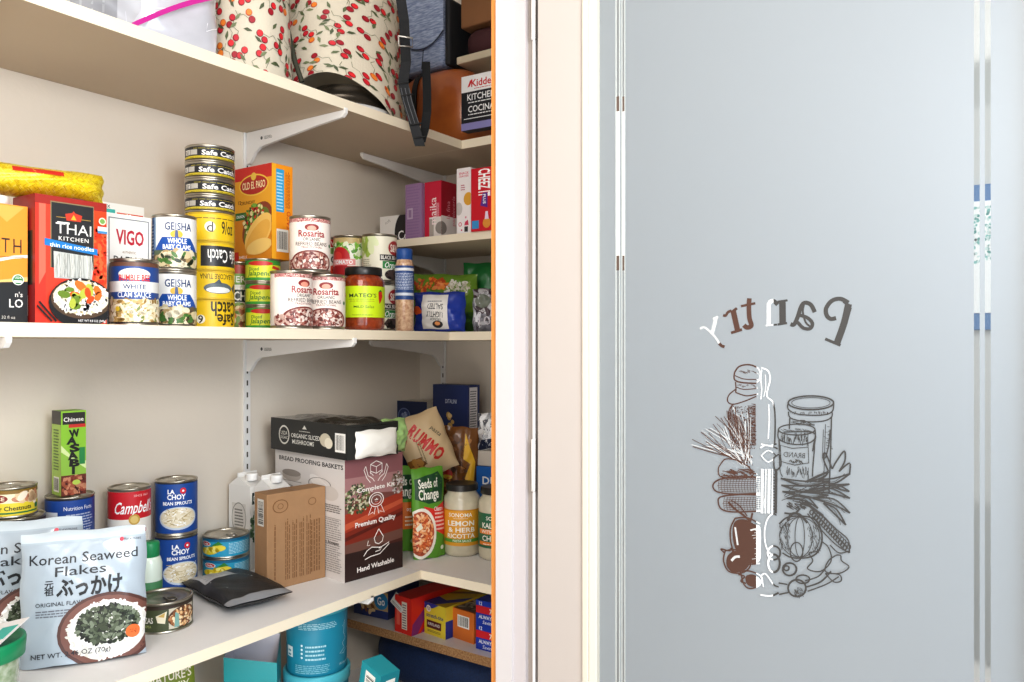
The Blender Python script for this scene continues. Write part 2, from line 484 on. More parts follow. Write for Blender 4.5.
bracket(SX, YB, 'y', SZ - .0175 - U, .24, 'white metal bracket under the short upper shelf')
bracket(SX + .02, YB, 'y', BZ - .0175 - U, .395, 'white bracket with rounded tip under the wide pale shelf, end wall')

# ================= DOOR with frosted glass =================
DA = math.radians(4.0)
P0, _ = at(537.5, ('S', 1.004))
DU = Vector((math.cos(DA), math.sin(DA), 0)); DN = Vector((math.sin(DA), -math.cos(DA), 0))
def door_uv(px, py):
    d = dirx(px) + Vector((0, 0, (HY - py) / F)); n = DN
    s = P0.dot(n) / d.dot(n); p = d * s - P0
    return p.dot(DU), p.z
door = empty('door_1', (P0.x, P0.y, H0), DA); tag(door, kind='structure')
# local frame: x along door, -y toward viewer
u1 = door_uv(583, 345)[0]; u2 = door_uv(597, 345)[0]; c1 = door_uv(613, 345)[0]; c2 = door_uv(622.5, 345)[0]
d1 = door_uv(974, 345)[0]; d2 = door_uv(991, 345)[0]; u3 = d2 + .035
DT = -1.38; DTop = .70
DW = M('#B2A9A2', .42, noise=.02, scale=4)
print('door', u1, u2, c1, c2, d1, d2, u3)
mb = MB(); mb.box((0, 0, DT), (u1, .035, DTop), DW, .001); mb.build('stile', door)
mb = MB(); mb.box((u3 + .014, 0, DT), (u3 + .12, .035, DTop), DW, .001); mb.build('stile', door)
mb = MB(); mb.box((u1, 0, DTop - .1), (u3 + .014, .035, DTop), DW); mb.build('rail', door)
mb = MB(); mb.box((u1, 0, DT), (u3 + .014, .035, DT + .3), DW); mb.build('rail', door)
GT = DTop - .1; GB = DT + .3
mb = MB()
mb.box((u1, -.004, GB), (u1 + (u2 - u1) * .45, .030, GT), M('#C9C1B2', .4), .0015)
mb.box((u1 + (u2 - u1) * .45, -.0015, GB), (u2, .028, GT), M('#D2CABA', .4), .001)
tag(mb.build('glazing_bead', door), 'cream glazing bead beside the frosted pane')
mb = MB(); mb.box((u3, -.003, GB), (u3 + .014, .028, GT), M('#F5EFE4', .4)); mb.build('glazing_bead', door)
def frost():
    m = bpy.data.materials.new('frosted_glass'); m.use_nodes = True; nt = m.node_tree; nt.nodes.clear()
    out = nt.nodes.new('ShaderNodeOutputMaterial')
    d = nt.nodes.new('ShaderNodeBsdfDiffuse'); t = nt.nodes.new('ShaderNodeBsdfTranslucent'); g = nt.nodes.new('ShaderNodeBsdfGlossy')
    d.inputs['Color'].default_value = (.20, .202, .20, 1); t.inputs['Color'].default_value = (.80, .90, .98, 1)
    g.inputs['Roughness'].default_value = .55; g.inputs['Color'].default_value = (.9, .95, 1, 1)
    a = nt.nodes.new('ShaderNodeMixShader'); a.inputs[0].default_value = .45
    b = nt.nodes.new('ShaderNodeMixShader'); b.inputs[0].default_value = .07
    nt.links.new(d.outputs[0], a.inputs[1]); nt.links.new(t.outputs[0], a.inputs[2])
    nt.links.new(a.outputs[0], b.inputs[1]); nt.links.new(g.outputs[0], b.inputs[2]); nt.links.new(b.outputs[0], out.inputs[0])
    return m
def clear():
    m = bpy.data.materials.new('clear_glass'); m.use_nodes = True; nt = m.node_tree; nt.nodes.clear()
    out = nt.nodes.new('ShaderNodeOutputMaterial')
    d = nt.nodes.new('ShaderNodeBsdfTransparent'); g = nt.nodes.new('ShaderNodeBsdfGlossy')
    d.inputs['Color'].default_value = (.93, .96, .95, 1); g.inputs['Roughness'].default_value = .05
    a = nt.nodes.new('ShaderNodeMixShader'); a.inputs[0].default_value = .08
    nt.links.new(d.outputs[0], a.inputs[1]); nt.links.new(g.outputs[0], a.inputs[2]); nt.links.new(a.outputs[0], out.inputs[0])
    return m
FR = frost(); CL = clear(); GY = .008
mb = MB()
def gp(a, b, m): mb.face([(a, GY, GB), (b, GY, GB), (b, GY, GT), (a, GY, GT)], m)
cm = (c1 + c2) / 2; dm = (d1 + d2) / 2
for a, b, m in ((u2, c1, FR), (c1, cm - .0012, CL), (cm - .0012, cm + .0012, FR), (cm + .0012, c2, CL), (c2, d1, FR), (d1, dm - .0022, CL), (dm - .0022, dm + .0022, FR), (dm + .0022, d2, CL), (d2, u3, FR)):
    gp(a, b, m)
glass = mb.build('glass_pane', door)
tag(glass, 'frosted glass pane with thin clear border lines')
# thin pale line edges of the clear border and painted-on dark glints
mb = MB()
def vline(px0, px1, y0, y1, c, o=0):
    a = door_uv(px0, 345)[0]; b = door_uv(px1, 345)[0]; z0 = (HY - y1) / F * 1.0 * .98; 
    s = dirx((px0 + px1) / 2); uu = (a + b) / 2; z0 = door_uv(px0, y1)[1]; z1 = door_uv(px0, y0)[1]
    mb.face([(a, GY - .0006 - o, z0), (b, GY - .0006 - o, z0), (b, GY - .0006 - o, z1), (a, GY - .0006 - o, z1)], c)
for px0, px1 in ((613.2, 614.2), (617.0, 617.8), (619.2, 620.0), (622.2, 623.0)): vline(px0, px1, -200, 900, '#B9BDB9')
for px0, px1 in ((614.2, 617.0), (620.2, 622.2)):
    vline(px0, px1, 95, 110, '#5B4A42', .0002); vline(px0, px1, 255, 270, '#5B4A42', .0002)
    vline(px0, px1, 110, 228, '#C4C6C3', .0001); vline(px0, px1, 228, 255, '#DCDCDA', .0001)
mb.build('pane_border_line', door)
# hinges
for y0, y1 in ((-60, 38), (440, 492)):
    mb = MB(); z1 = zat(1.0, y0); z0 = zat(1.0, y1)
    mb.lathe([(.0001, z0), (.0028, z0), (.0028, z1), (.0001, z1)], 12, M('#E8E4E0', .4), c=(-.0055, -.0010))
    mb.box((-.0032, -.0008, z0), (-.0012, .0012, z1), M('#57504B', .5, .6))
    mb.box((-.0094, -.0006, z0 + .01), (-.0084, .0008, z1 - .004), M('#6B6058', .5, .5))
    mb.build('hinge', door)
mb = MB(); mb.box((-.0072, .0000, DT), (-.0040, .002, DTop), M('#DAD4D2', .5)); mb.build('gap_strip', door)

# etched picture: traced strokes
E = Art(1, 1)
def cv(k, ox, oy):
    return lambda x, y: door_uv(ox + x / k, oy + y / k)
K1 = cv(4.0105, 680, 280); K2 = cv(3.789, 680, 430)
def smooth(pts, closed=False, n=5):
    P = [Vector(p) for p in pts]; out = []; m = len(P)
    rng = range(m if closed else m - 1)
    for i in rng:
        p0 = P[(i - 1) % m] if closed or i else P[i]; p1 = P[i]; p2 = P[(i + 1) % m]; p3 = P[(i + 2) % m] if closed or i + 2 < m else P[(i + 1) % m]
        for k in range(n):
            t = k / n; out.append(.5 * ((2 * p1) + (-p0 + p2) * t + (2 * p0 - 5 * p1 + 4 * p2 - p3) * t * t + (-p0 + 3 * p1 - 3 * p2 + p3) * t ** 3))
    if not closed: out.append(P[-1])
    return [tuple(p) for p in out]
def S(K, pts, w=3.2, closed=False, sm=True, c='E'):
    p = smooth(pts, closed) if sm and len(pts) > 2 else pts
    E.stroke([K(*q) for q in p], w * .00034, c, closed)
def PL(K, pts, c='E'): E.poly([K(*q) for q in pts], c)
def hatch(K, x0, y0, x1, y1, n, L, ang, w=1.4, sd=0):
    rd = random.Random(sd)
    for i in range(n):
        x = rd.uniform(x0, x1); y = rd.uniform(y0, y1); a = ang + rd.uniform(-.25, .25); l = L * rd.uniform(.5, 1.3)
        S(K, [(x, y), (x + l * math.cos(a), y + l * math.sin(a))], w, sm=False)
def thick(K, segs, w):
    for s_ in segs: S(K, s_, w)
# lettering, mirrored (each letter traced)
thick(K1, [[(672, 95), (655, 170), (626, 252)]], 20)                       # P stem
thick(K1, [[(672, 90), (640, 74), (605, 82), (582, 112), (584, 140), (600, 155), (622, 152)]], 13)
thick(K1, [[(578, 236), (640, 262)], [(652, 84), (682, 108)]], 9)
thick(K1, [[(524, 190), (500, 170), (488, 128), (492, 98)]], 6)
thick(K1, [[(536, 128), (520, 98), (495, 90), (480, 108), (466, 150), (452, 178), (438, 176)]], 13)
thick(K1, [[(474, 140), (505, 150), (526, 172), (518, 194), (490, 192), (466, 168)]], 11)
thick(K1, [[(405, 84), (406, 174)]], 20)
thick(K1, [[(386, 86), (426, 80)], [(386, 178), (424, 172)]], 7)
thick(K1, [[(352, 92), (360, 84), (372, 84), (386, 98)], [(350, 90), (350, 176)]], 13)
thick(K1, [[(338, 182), (384, 178)]], 6)
thick(K1, [[(272, 72), (270, 100), (272, 150), (280, 182), (262, 190), (250, 180)]], 15)
thick(K1, [[(238, 104), (296, 92)]], 8)
thick(K1, [[(206, 120), (224, 200)]], 18)
thick(K1, [[(200, 122), (186, 128), (176, 142), (166, 140)], [(198, 212), (242, 198)], [(222, 112), (206, 124)]], 9)
S(K1, [(138, 148), (128, 190), (120, 218)], 13, c='W')
S(K1, [(72, 196), (92, 190), (130, 224), (150, 254)], 8, c='W'); S(K1, [(150, 254), (160, 264), (172, 268)], 10); S(K1, [(124, 156), (146, 146)], 8, c='W')
for q_ in ([(684, 110), (666, 172), (640, 246)], [(417, 90), (418, 168)]): S(K1, q_, 2.5)
E.ell(*[0, 0], 0, 0, 'E') if 0 else None
# clamp-top jar
S(K1, [(212, 372), (230, 348), (266, 340), (300, 350), (316, 372), (312, 400), (300, 412)], 5)
S(K1, [(212, 372), (212, 400), (240, 412), (300, 416)], 5); S(K1, [(214, 384), (250, 398), (308, 400)], 3)
S(K1, [(216, 410), (218, 440), (216, 452)], 4); S(K1, [(218, 430), (250, 440), (306, 436)], 3); S(K1, [(216, 452), (260, 466), (308, 458)], 4)
S(K1, [(216, 440), (190, 462), (184, 488), (206, 500), (252, 488), (300, 468)], 4); S(K1, [(206, 500), (198, 520), (196, 560)], 3)
S(K1, [(320, 352), (348, 366), (356, 400), (346, 440), (344, 470), (368, 494), (376, 560), (374, 660)], 5)
S(K1, [(322, 360), (318, 400), (322, 440), (318, 480)], 4); S(K1, [(336, 380), (338, 430), (330, 470)], 3)
S(K1, [(350, 500), (352, 560), (348, 640)], 4, c='E'); S(K1, [(318, 660), (350, 668), (382, 660)], 5)
hatch(K1, 230, 360, 300, 372, 16, 14, .3); hatch(K1, 222, 414, 300, 430, 16, 10, .1)
rd = random.Random(5)
for i in range(420):
    x = rd.uniform(196, 298); y = 508 + rd.random() ** .8 * 170
    if x < 196 + (y - 508) * .25: continue
    r = rd.uniform(1.2, 3.2); S(K1, [(x, y), (x + rd.uniform(-4, 4), y + rd.uniform(-4, 4))], r * 1.5, sm=False)
S(K1, [(206, 500), (190, 530), (192, 600), (214, 650), (236, 676)], 4)
for i in range(70):
    y = 500 + i * 2.4; S(K1, [(298, y), (298 - rd.uniform(4, 34), y + rd.uniform(-3, 3))], 1.6, sm=False)
# two lidded jars
def oval(K, cx, cy, rx, ry, w, a0=0, a1=360):
    n = 26; pts = [(cx + rx * math.cos(math.radians(a0 + (a1 - a0) * i / n)), cy + ry * math.sin(math.radians(a0 + (a1 - a0) * i / n))) for i in range(n + 1)]
    S(K, pts, w, sm=False)
oval(K1, 521, 494, 92, 28, 5); oval(K1, 521, 494, 78, 21, 2)
S(K1, [(429, 494), (430, 520), (470, 540), (560, 544), (606, 530), (613, 494)], 4)
S(K1, [(430, 530), (440, 556), (500, 570), (570, 568), (604, 552), (606, 530)], 4)
S(K1, [(436, 556), (434, 600)], 4); S(K1, [(604, 552), (600, 700), (594, 860)], 4); S(K1, [(580, 580), (576, 700), (572, 860)], 2)
hatch(K1, 440, 528, 604, 532, 30, 9, 1.5); hatch(K1, 574, 580, 600, 680, 24, 10, .1); hatch(K1, 440, 562, 520, 580, 20, 20, .1, 2)
oval(K1, 464, 602, 74, 22, 4); S(K1, [(390, 602), (392, 640), (440, 660), (500, 660), (536, 640), (538, 602)], 4)
S(K1, [(392, 640), (398, 690)], 4); S(K1, [(536, 640), (528, 690)], 4); hatch(K1, 400, 596, 520, 606, 22, 18, .3)
# label on the small jar, corn, pepper, wheat and the rest
S(K2, [(376, 60), (420, 72), (482, 68), (484, 128), (430, 136), (378, 122)], 3, True, sm=False)
S(K2, [(388, 10), (500, 12), (506, 60), (500, 140), (498, 180)], 4); S(K2, [(370, 40), (374, 150), (384, 180)], 3)
S(K2, [(566, 0), (560, 60), (548, 110)], 4); S(K2, [(540, 0), (536, 110)], 2)
hatch(K2, 380, 10, 490, 40, 40, 22, 1.5, 2); hatch(K2, 400, 140, 490, 170, 40, 18, 1.5, 1.6); hatch(K2, 410, 112, 460, 124, 24, 8, .8, 3)
L = [(x, y) for x, y in glyphs('BRAND', .0)[0]]
fs = glyphs('BRAND', .0)[1]; tw = glyphs('BRAND', .0)[2]
E.add([K2(470 - x / tw * 82, 110 - y * 20 + x / tw * -6) for x, y in L], fs, 'E')
def wheat(x0, y0, x1, y1, w, c='E'):
    S(K2, [(x0, y0), ((x0 + x1) / 2 + rd.uniform(-14, 14), (y0 + y1) / 2 + rd.uniform(-8, 8)), (x1, y1)], w, c=c)
for i in range(44):
    t = i / 43; a = math.radians(196 + t * 74); l = rd.uniform(150, 215)
    wheat(262 + rd.uniform(-30, 10), 118 + rd.uniform(-20, 30), 262 + l * math.cos(a) * (1.0 + .15 * (1 - t)), 120 + l * 1.0 * math.sin(a), rd.choice((1.6, 2.4, 3)), 'W' if i % 2 else 'E')
for k in range(26): S(K1, [(180 + k * 2, 524 + k), (200 + k * 3.4, 680)], 2, sm=False) if k % 2 else None
S(K2, [(150, 130), (170, 112), (220, 120), (262, 150), (270, 176), (220, 186), (150, 180), (140, 150), (150, 130)], 4); hatch(K2, 150, 150, 270, 178, 60, 26, .3, 2.6, 3)
for cy, x0, ry in ((214, 120, 32), (282, 140, 32)):
    S(K2, [(300, cy - ry), (220, cy - ry - 2), (150, cy - ry * .8), (x0, cy - 4), (x0 + 14, cy + ry * .7), (200, cy + ry), (300, cy + ry * .9)], 5)
    for q in range(-3, 4): S(K2, [(x0 + 16 + abs(q) * 5, cy + q * 7), (220, cy + q * 8), (300, cy + q * 8)], 1.7)
    for k in range(15): S(K2, [(x0 + 24 + k * 11, cy - ry * .8), (x0 + 20 + k * 11, cy), (x0 + 24 + k * 11, cy + ry * .8)], 1.5)
S(K2, [(178, 276), (200, 300), (240, 330), (262, 350)], 7); S(K2, [(188, 270), (220, 290), (250, 330)], 4)
# apple / pepper solid
PL(K2, smooth([(204, 350), (240, 342), (276, 360), (300, 372), (302, 440), (298, 500), (258, 508), (222, 484), (200, 440), (194, 390)], True, 4))
S(K2, [(204, 338), (186, 380), (190, 440), (214, 492), (250, 512), (298, 510)], 5); S(K2, [(204, 338), (250, 336), (300, 360)], 5)
S(K2, [(250, 380), (262, 350), (270, 318)], 6); S(K2, [(204, 372), (214, 440)], 6, c='W'); S(K2, [(262, 384), (286, 378)], 5, c='W')
for k in range(12): S(K2, [(300, 380 + k * 10), (276 + rd.uniform(-8, 8), 384 + k * 10)], 1.6, sm=False, c='W')
PL(K2, smooth([(176, 480), (210, 462), (246, 486), (258, 514), (236, 538), (196, 544), (172, 520)], True, 4)); S(K2, [(166, 462), (160, 500), (180, 540), (230, 546), (262, 518), (240, 470), (200, 458), (166, 462)], 5)
S(K2, [(190, 500), (204, 486), (222, 484)], 8, c='W'); S(K2, [(164, 470), (150, 455), (182, 462), (190, 452), (196, 470)], 5)
PL(K2, smooth([(244, 560), (270, 552), (296, 566), (300, 584), (276, 600), (250, 590)], True, 4)); S(K2, [(224, 540), (238, 590), (262, 606), (298, 592), (302, 560), (262, 540), (224, 540)], 5); S(K2, [(216, 552), (240, 560), (226, 578), (246, 586)], 5)
# middle strip
S(K2, [(300, 70), (320, 60), (350, 66), (366, 74)], 5); S(K2, [(304, 100), (330, 80), (358, 100), (330, 124), (304, 100)], 4); S(K2, [(350, 110), (372, 96), (378, 136), (356, 156), (350, 110)], 5)
for k in range(5): S(K2, [(308 + k * 13, 150), (306 + k * 13, 320)], 5 if k % 2 else 9)
for k in range(13): S(K2, [(346, 170 + k * 11), (364, 174 + k * 11)], 4)
oval(K2, 350, 400, 34, 78, 5, 90, 290); oval(K2, 352, 470, 24, 26, 6); oval(K2, 352, 510, 22, 34, 7); S(K2, [(300, 560), (320, 550), (350, 590), (370, 600)], 5); S(K2, [(300, 630), (340, 634), (370, 622)], 6); S(K2, [(306, 560), (312, 600)], 4)
# pumpkin
for rx in (18, 48, 76): oval(K2, 450, 410, rx, 76, 2.6)
S(K2, [(372, 360), (400, 336), (440, 330), (500, 338), (530, 380), (534, 430), (516, 470), (480, 488), (420, 488), (384, 470)], 5)
hatch(K2, 372, 350, 412, 450, 90, 14, 1.3, 1.5, 9); hatch(K2, 480, 360, 528, 460, 60, 14, 1.3, 1.5, 10)
S(K2, [(404, 348), (420, 322), (450, 324), (480, 356)], 8); S(K2, [(392, 318), (430, 320), (452, 300)], 6); oval(K2, 438, 466, 24, 36, 4)
# asparagus / beans bundle
def pod(a, b, c_, w):
    S(K2, [a, (b[0], b[1] - w), c_], 5); S(K2, [a, (b[0], b[1] + w), c_], 5.5); S(K2, [(a[0] + 14, a[1] + 2), (b[0], b[1] + w * .3), (c_[0] - 20, c_[1])], 1.8)
for q_ in (((378, 186), (470, 206), (566, 196), 9), ((380, 212), (480, 226), (640, 208), 11), ((384, 236), (480, 250), (560, 250), 10), ((460, 236), (560, 232), (642, 262), 10), ((520, 190), (580, 196), (642, 168), 10), ((560, 210), (600, 220), (640, 236), 7), ((500, 262), (580, 276), (642, 318), 11), ((540, 280), (590, 316), (626, 364), 12), ((400, 262), (470, 262), (520, 300), 9), ((476, 200), (540, 176), (560, 160), 6)): pod(*q_)
for p in ([(560, 160), (540, 110), (548, 90), (574, 150)], [(574, 150), (592, 118), (620, 82), (622, 120), (600, 160)], [(600, 160), (640, 128), (640, 170)], [(470, 200), (520, 176), (560, 160)]): S(K2, p, 5)
for i in range(26): S(K2, [(380 + rd.uniform(0, 180), 190 + rd.uniform(0, 80)), (420 + rd.uniform(0, 180), 200 + rd.uniform(0, 80))], 2.2, sm=False) if i % 2 else None
for i in range(15):
    x = 496 + i * 9; y = 316 + i * 9.5; oval(K2, x, y, 7, 9, 4); oval(K2, x + 16, y - 2, 6, 9, 3)
S(K2, [(480, 320), (530, 380), (590, 440), (640, 470)], 4); S(K2, [(640, 470), (634, 420), (590, 380), (540, 330)], 4)
S(K2, [(450, 290), (470, 280), (500, 300), (540, 330)], 9); hatch(K2, 400, 270, 480, 300, 40, 16, .4, 3.4, 6)
# leaves and radishes
for p in ([(534, 426), (520, 462), (486, 470), (500, 500), (480, 530), (530, 540), (570, 500), (560, 450), (534, 426)], [(590, 478), (560, 500), (548, 540), (600, 548), (638, 524), (610, 500), (606, 480), (590, 478)], [(548, 548), (580, 580), (608, 576), (600, 552), (548, 548)], [(566, 440), (600, 470), (640, 462)]):
    S(K2, p, 4)
oval(K2, 412, 532, 26, 24, 6); oval(K2, 400, 528, 10, 9, 5); oval(K2, 440, 604, 34, 32, 6); oval(K2, 462, 570, 26, 16, 5)
S(K2, [(474, 600), (530, 580), (570, 540)], 5); S(K2, [(470, 576), (520, 560), (548, 530)], 4); S(K2, [(480, 616), (550, 590), (600, 560)], 4)
S(K2, [(370, 584), (404, 590)], 5); S(K2, [(372, 628), (408, 620)], 5); hatch(K2, 430, 600, 460, 630, 30, 12, 1.2, 2, 12)
mb = MB(); INK = {'E': None, 'W': '#B2B2B0'}
xa = door_uv(755, 345)[0]; xb = door_uv(772, 345)[0]
br = M('#46281A', .5); wh = M('#C6C6C4', .4); gr = M('#34312E', .5)
tmp = MB(); E.emit(tmp, lambda x, y, o: Vector((x, y, o)), base=0, step=2e-6, clip=False)
for p in (xa, xb):
    bmesh.ops.bisect_plane(tmp.bm, geom=list(tmp.bm.verts) + list(tmp.bm.edges) + list(tmp.bm.faces), dist=1e-8, plane_co=(p, 0, 0), plane_no=(1, 0, 0))
E_I = []
for m_ in tmp.mats: E_I.append(m_)
for f in tmp.bm.faces:
    cx = f.calc_center_median().x; isw = tmp.mats[f.material_index].name.startswith('paint_B2B2B0')
    mt = M('#B2B2B0', .5) if isw else (br if cx < xa else wh if cx < xb else gr)
    mb.face([Vector((v.co.x, GY - .0006 - v.co.z, v.co.y)) for v in f.verts], mt)
tmp.bm.free()
tag(mb.build('etched_picture', door), 'etched word Pantry and a still life of jars, corn and vegetables seen mirrored')
# ================= EYE-LEVEL SHELF =================
Z1 = MZ
GRP = None
def thai(a):
    a.rect(0, 0, 1, 1, '#E8452E'); a.rect(0, 0, .14, 1, '#E03A2A'); a.poly([(.05, 1), (.14, .95), (.14, .4), (.05, .3)], '#F0705A')
    a.rect(.8, 0, 1, .93, '#EE4A22'); a.poly([(0, .93), (1, .93), (1, 1), (0, 1)], '#A32A22')
    a.blobs(.9, .5, .09, .3, 40, .004, ['#F36B3A', '#D93A20'], 1.5, 'r')
    a.rect(.2, .44, .81, .96, '#8D7A5A'); a.rect(.215, .44, .80, .95, '#2B2B2D')
    a.poly([(.42, .82), (.62, .82), (.64, .87), (.54, .885), (.52, .9), (.50, .885), (.40, .87)], '#C8402A'); a.poly([(.48, .83), (.56, .83), (.52, .87)], '#E8B43A')
    a.rect(.28, .838, .41, .842, '#C8A24A'); a.rect(.63, .838, .76, .842, '#C8A24A')
    a.text('THAI', .52, .755, .085, '#F6F4EE', w=.50, b=-.005); a.rect(.29, .79, .46, .805, '#F6F4EE')
    a.text('KITCHEN', .52, .675, .032, '#F6F4EE', w=.42, b=.02, sp=1.2)
    a.poly([(.12, .61), (.86, .565), (.86, .615), (.12, .665)], '#1F7FC4'); a.text('thin rice noodles', .5, .615, .034, '#FFFFFF', w=.62, b=.015, rot=-.03)
    a.poly([(.25, .36), (.78, .36), (.78, .55), (.24, .57)], '#C9CBC6')
    for i in range(60):
        x = random.uniform(.26, .76); a.stroke([(x, .37), (x + random.uniform(-.02, .02), .45), (x + random.uniform(-.02, .02), .555)], .0006, random.choice(['#EDEDE6', '#A9ABA6', '#DADBD4']))
    a.ell(.62, .17, .46, .20, '#1E1E20'); a.ell(.62, .20, .43, .155, '#5A4634'); a.ell(.62, .215, .40, .135, '#E8DCC4')
    a.blobs(.62, .215, .36, .12, 150, .0035, ['#F7F1E2', '#EFE3C6', '#DCC9A0', '#FFFFFF'], 3)
    a.blobs(.62, .21, .30, .10, 16, .005, ['#E8772E', '#D9531E', '#B9C24A', '#6E8A2E'], 1.7)
    a.stroke([(.03, .17), (.26, .02)], .0025, '#1D1D1D'); a.stroke([(0, .14), (.2, .02)], .0025, '#1D1D1D')
    a.circ(.91, .845, .055, '#E9E4C8'); a.circ(.91, .845, .038, '#7DA85A'); a.rect(.84, .76, .98, .80, '#DCE8EE'); a.rect(.84, .745, .98, .765, '#4F8FBF')
    a.text('NET WT 8.8 OZ (249g)', .76, .03, .018, '#FFFFFF', w=.4)
def thaiL(a):
    a.rect(0, 0, 1, 1, '#8E1F1F'); a.rect(0, .3, .9, .72, '#1E1C1D'); a.rect(.35, .12, .62, .66, '#B9B4AE'); a.lines(.38, .14, .6, .64, 22, '#333333'); a.text('THAI', .55, .55, .05, '#E8E4DC', rot=1.57)
    a.bars(.3, .06, .7, .22, True)
carton('noodle_box', 'red carton of thin rice noodles with a bowl picture, under the yellow bag', 'box', 35, ('X', -1.12), Z1, xl=13, xr=106.5, top=193, col='#B62A24', faces={'R': thai, 'L': thaiL})
def broth(a):
    a.rect(0, 0, 1, 1, '#EE9A34'); a.poly([(0, 0), (1, 0), (1, .36), (.6, .36), (0, .52)], '#26282A'); a.poly([(0, .52), (.6, .36), (1, .4), (1, .36), (.6, .34), (0, .49)], '#F3C57E')
    a.poly([(.4, .99), (.7, .85), (.95, .99)], '#F5AF55')
    a.text('BROTH', .52, .655, .125, '#2A2622', w=.78, b=-.01, sp=1.3)
    a.stroke([(0, .44), (.45, .505), (.8, .56), (1, .575)], .004, '#E8E6DE'); a.stroke([(.3, .555), (.95, .56)], .0006, '#7A5A2A')
    a.circ(.86, .37, .085, '#F2F2EC'); a.circ(.86, .37, .072, '#3E8C4A'); a.text('USDA', .86, .388, .018, '#FFFFFF', w=.1, b=.02); a.rect(.80, .345, .92, .365, '#F2F2EC')
    a.text("n's", .87, .245, .042, '#F2F0EA', b=.02); a.text('LO', .83, .17, .07, '#F2F0EA', w=.2, b=.03, sp=1.1); a.text('32 fl oz', .72, .05, .025, '#D8D4CA')
b_, wl, wr, hh = carton('broth_carton', 'orange and black broth carton at the left frame edge', 'carton', -45, ('X', -1.135), Z1, lw=.062, xr=27.5, top=197, col='#E8912C', faces={'R': broth})
b_.location.z = H0 + Z1
mb = MB(); mb.lathe([(.0125, 0), (.0135, .001), (.0135, .010), (.012, .0115), (.0001, .0115)], 24, '#E9E6E0'); mb.build('cap', b_, (.016, .012, hh + .0002))
# yellow bag resting on the two boxes
def yb(a):
    for i in range(1100):
        x, y = random.random(), random.random(); s_ = .004
        a_ = random.choice((-.7, .7)); dx = math.cos(a_) * .0022 / a.W; dy = math.sin(a_) * .0022 / a.H
        a.stroke([(x - dx, y - dy), (x + dx, y + dy)], .0006, random.choice(('#D3B417', '#C9A70F', '#F7E667'))) 
    a.rect(.42, .66, .72, .82, '#C92A1E')
    a.rect(.66, .0, .86, .07, '#D9D4C6'); a.lines(.67, .01, .85, .06, 2, '#5A544A')
o = bag('rice_bag', 'yellow mesh-patterned bag with a red tag lying on top of the boxes', 'bag', 22, 200, 1.09, .205, .044, .085, '#EBD42A', yb, yaw=8, wr=.0016, seed=3, n=40, zbase=.2065, step=1e-6)
def vigo(a):
    a.rect(0, 0, 1, 1, '#F4F2EC'); a.rect(.05, .02, .95, .965, '#8A8C90'); a.rect(.075, .03, .925, .955, '#F5F4EF')
    a.text('VIGO', .52, .80, .125, '#C3203A', w=.62, b=.06); a.text('AUTHENTIC', .5, .665, .02, '#A98A6A', w=.3)
    a.text('PAELLA', .52, .59, .075, '#3C3A38', w=.72, b=.01); a.text('VALENCIANA', .52, .505, .048, '#3C3A38', w=.72, b=.01)
    a.lines(.2, .43, .8, .46, 1, '#7A7670'); a.blobs(.5, .22, .4, .17, 120, .005, ['#E2B33A', '#C8742A', '#9AA83C', '#EAD9A8'], 1.8)
carton('rice_box', 'white boxed rice mix with red wordmark behind the clam sauce can', 'box', 106, ('X', -1.2), Z1, lw=.05, xr=151, top=212, col='#ECE9E2', faces={'R': vigo})
def teal(a):
    a.rect(0, 0, 1, 1, '#F4F2EC'); a.rect(.12, .8, .42, .95, '#48B9B0'); a.rect(.45, .8, .98, .93, '#E0502C'); a.blobs(.7, .865, .24, .05, 24, .004, ['#F2C23A', '#FFFFFF', '#B02A1E'], 1.5)
    a.text('MIX', .25, .97, .025, '#222222')
carton('mix_box', 'white carton with teal and orange bands rising behind the rice mix', 'box', 93, ('X', -1.31), Z1, lw=.05, xr=144, top=200, col='#EFEDE6', faces={'R': teal})
def clam(a):
    a.rect(0, 0, 1, 1, '#2B4F93'); a.rect(0, .93, 1, 1, '#6E4A3A'); a.ell(.5, .80, .22, .10, '#E8E6E0'); a.text('BUMBLE BEE', .5, .74, .10, '#D8302E', w=.42, b=.05)
    a.rect(.02, .5, .98, .68, '#E6E6E2'); a.text('ITALIAN STYLE', .5, .655, .035, '#6B6158', w=.24); a.text('WHITE', .5, .59, .075, '#2B3E6E', w=.30, b=.03); a.text('CLAM SAUCE', .5, .455, .085, '#E9ECF2', w=.46, b=.04)
    a.rect(0, 0, 1, .38, '#D8C49A'); a.blobs(.5, .19, .5, .17, 150, .004, ['#EADBB4', '#C9A96A', '#9C7B42', '#F5EBD0', '#7C8A46'], 2.4, 'r'); a.circ(.27, .22, .035, '#E8C53A')
can('soup_can', 'blue white clam sauce can in front of the boxed rice mix', 134.5, ('X', -1.147), Z1, w=48.5, top=260.5, lab='#2B4F93', art=clam)
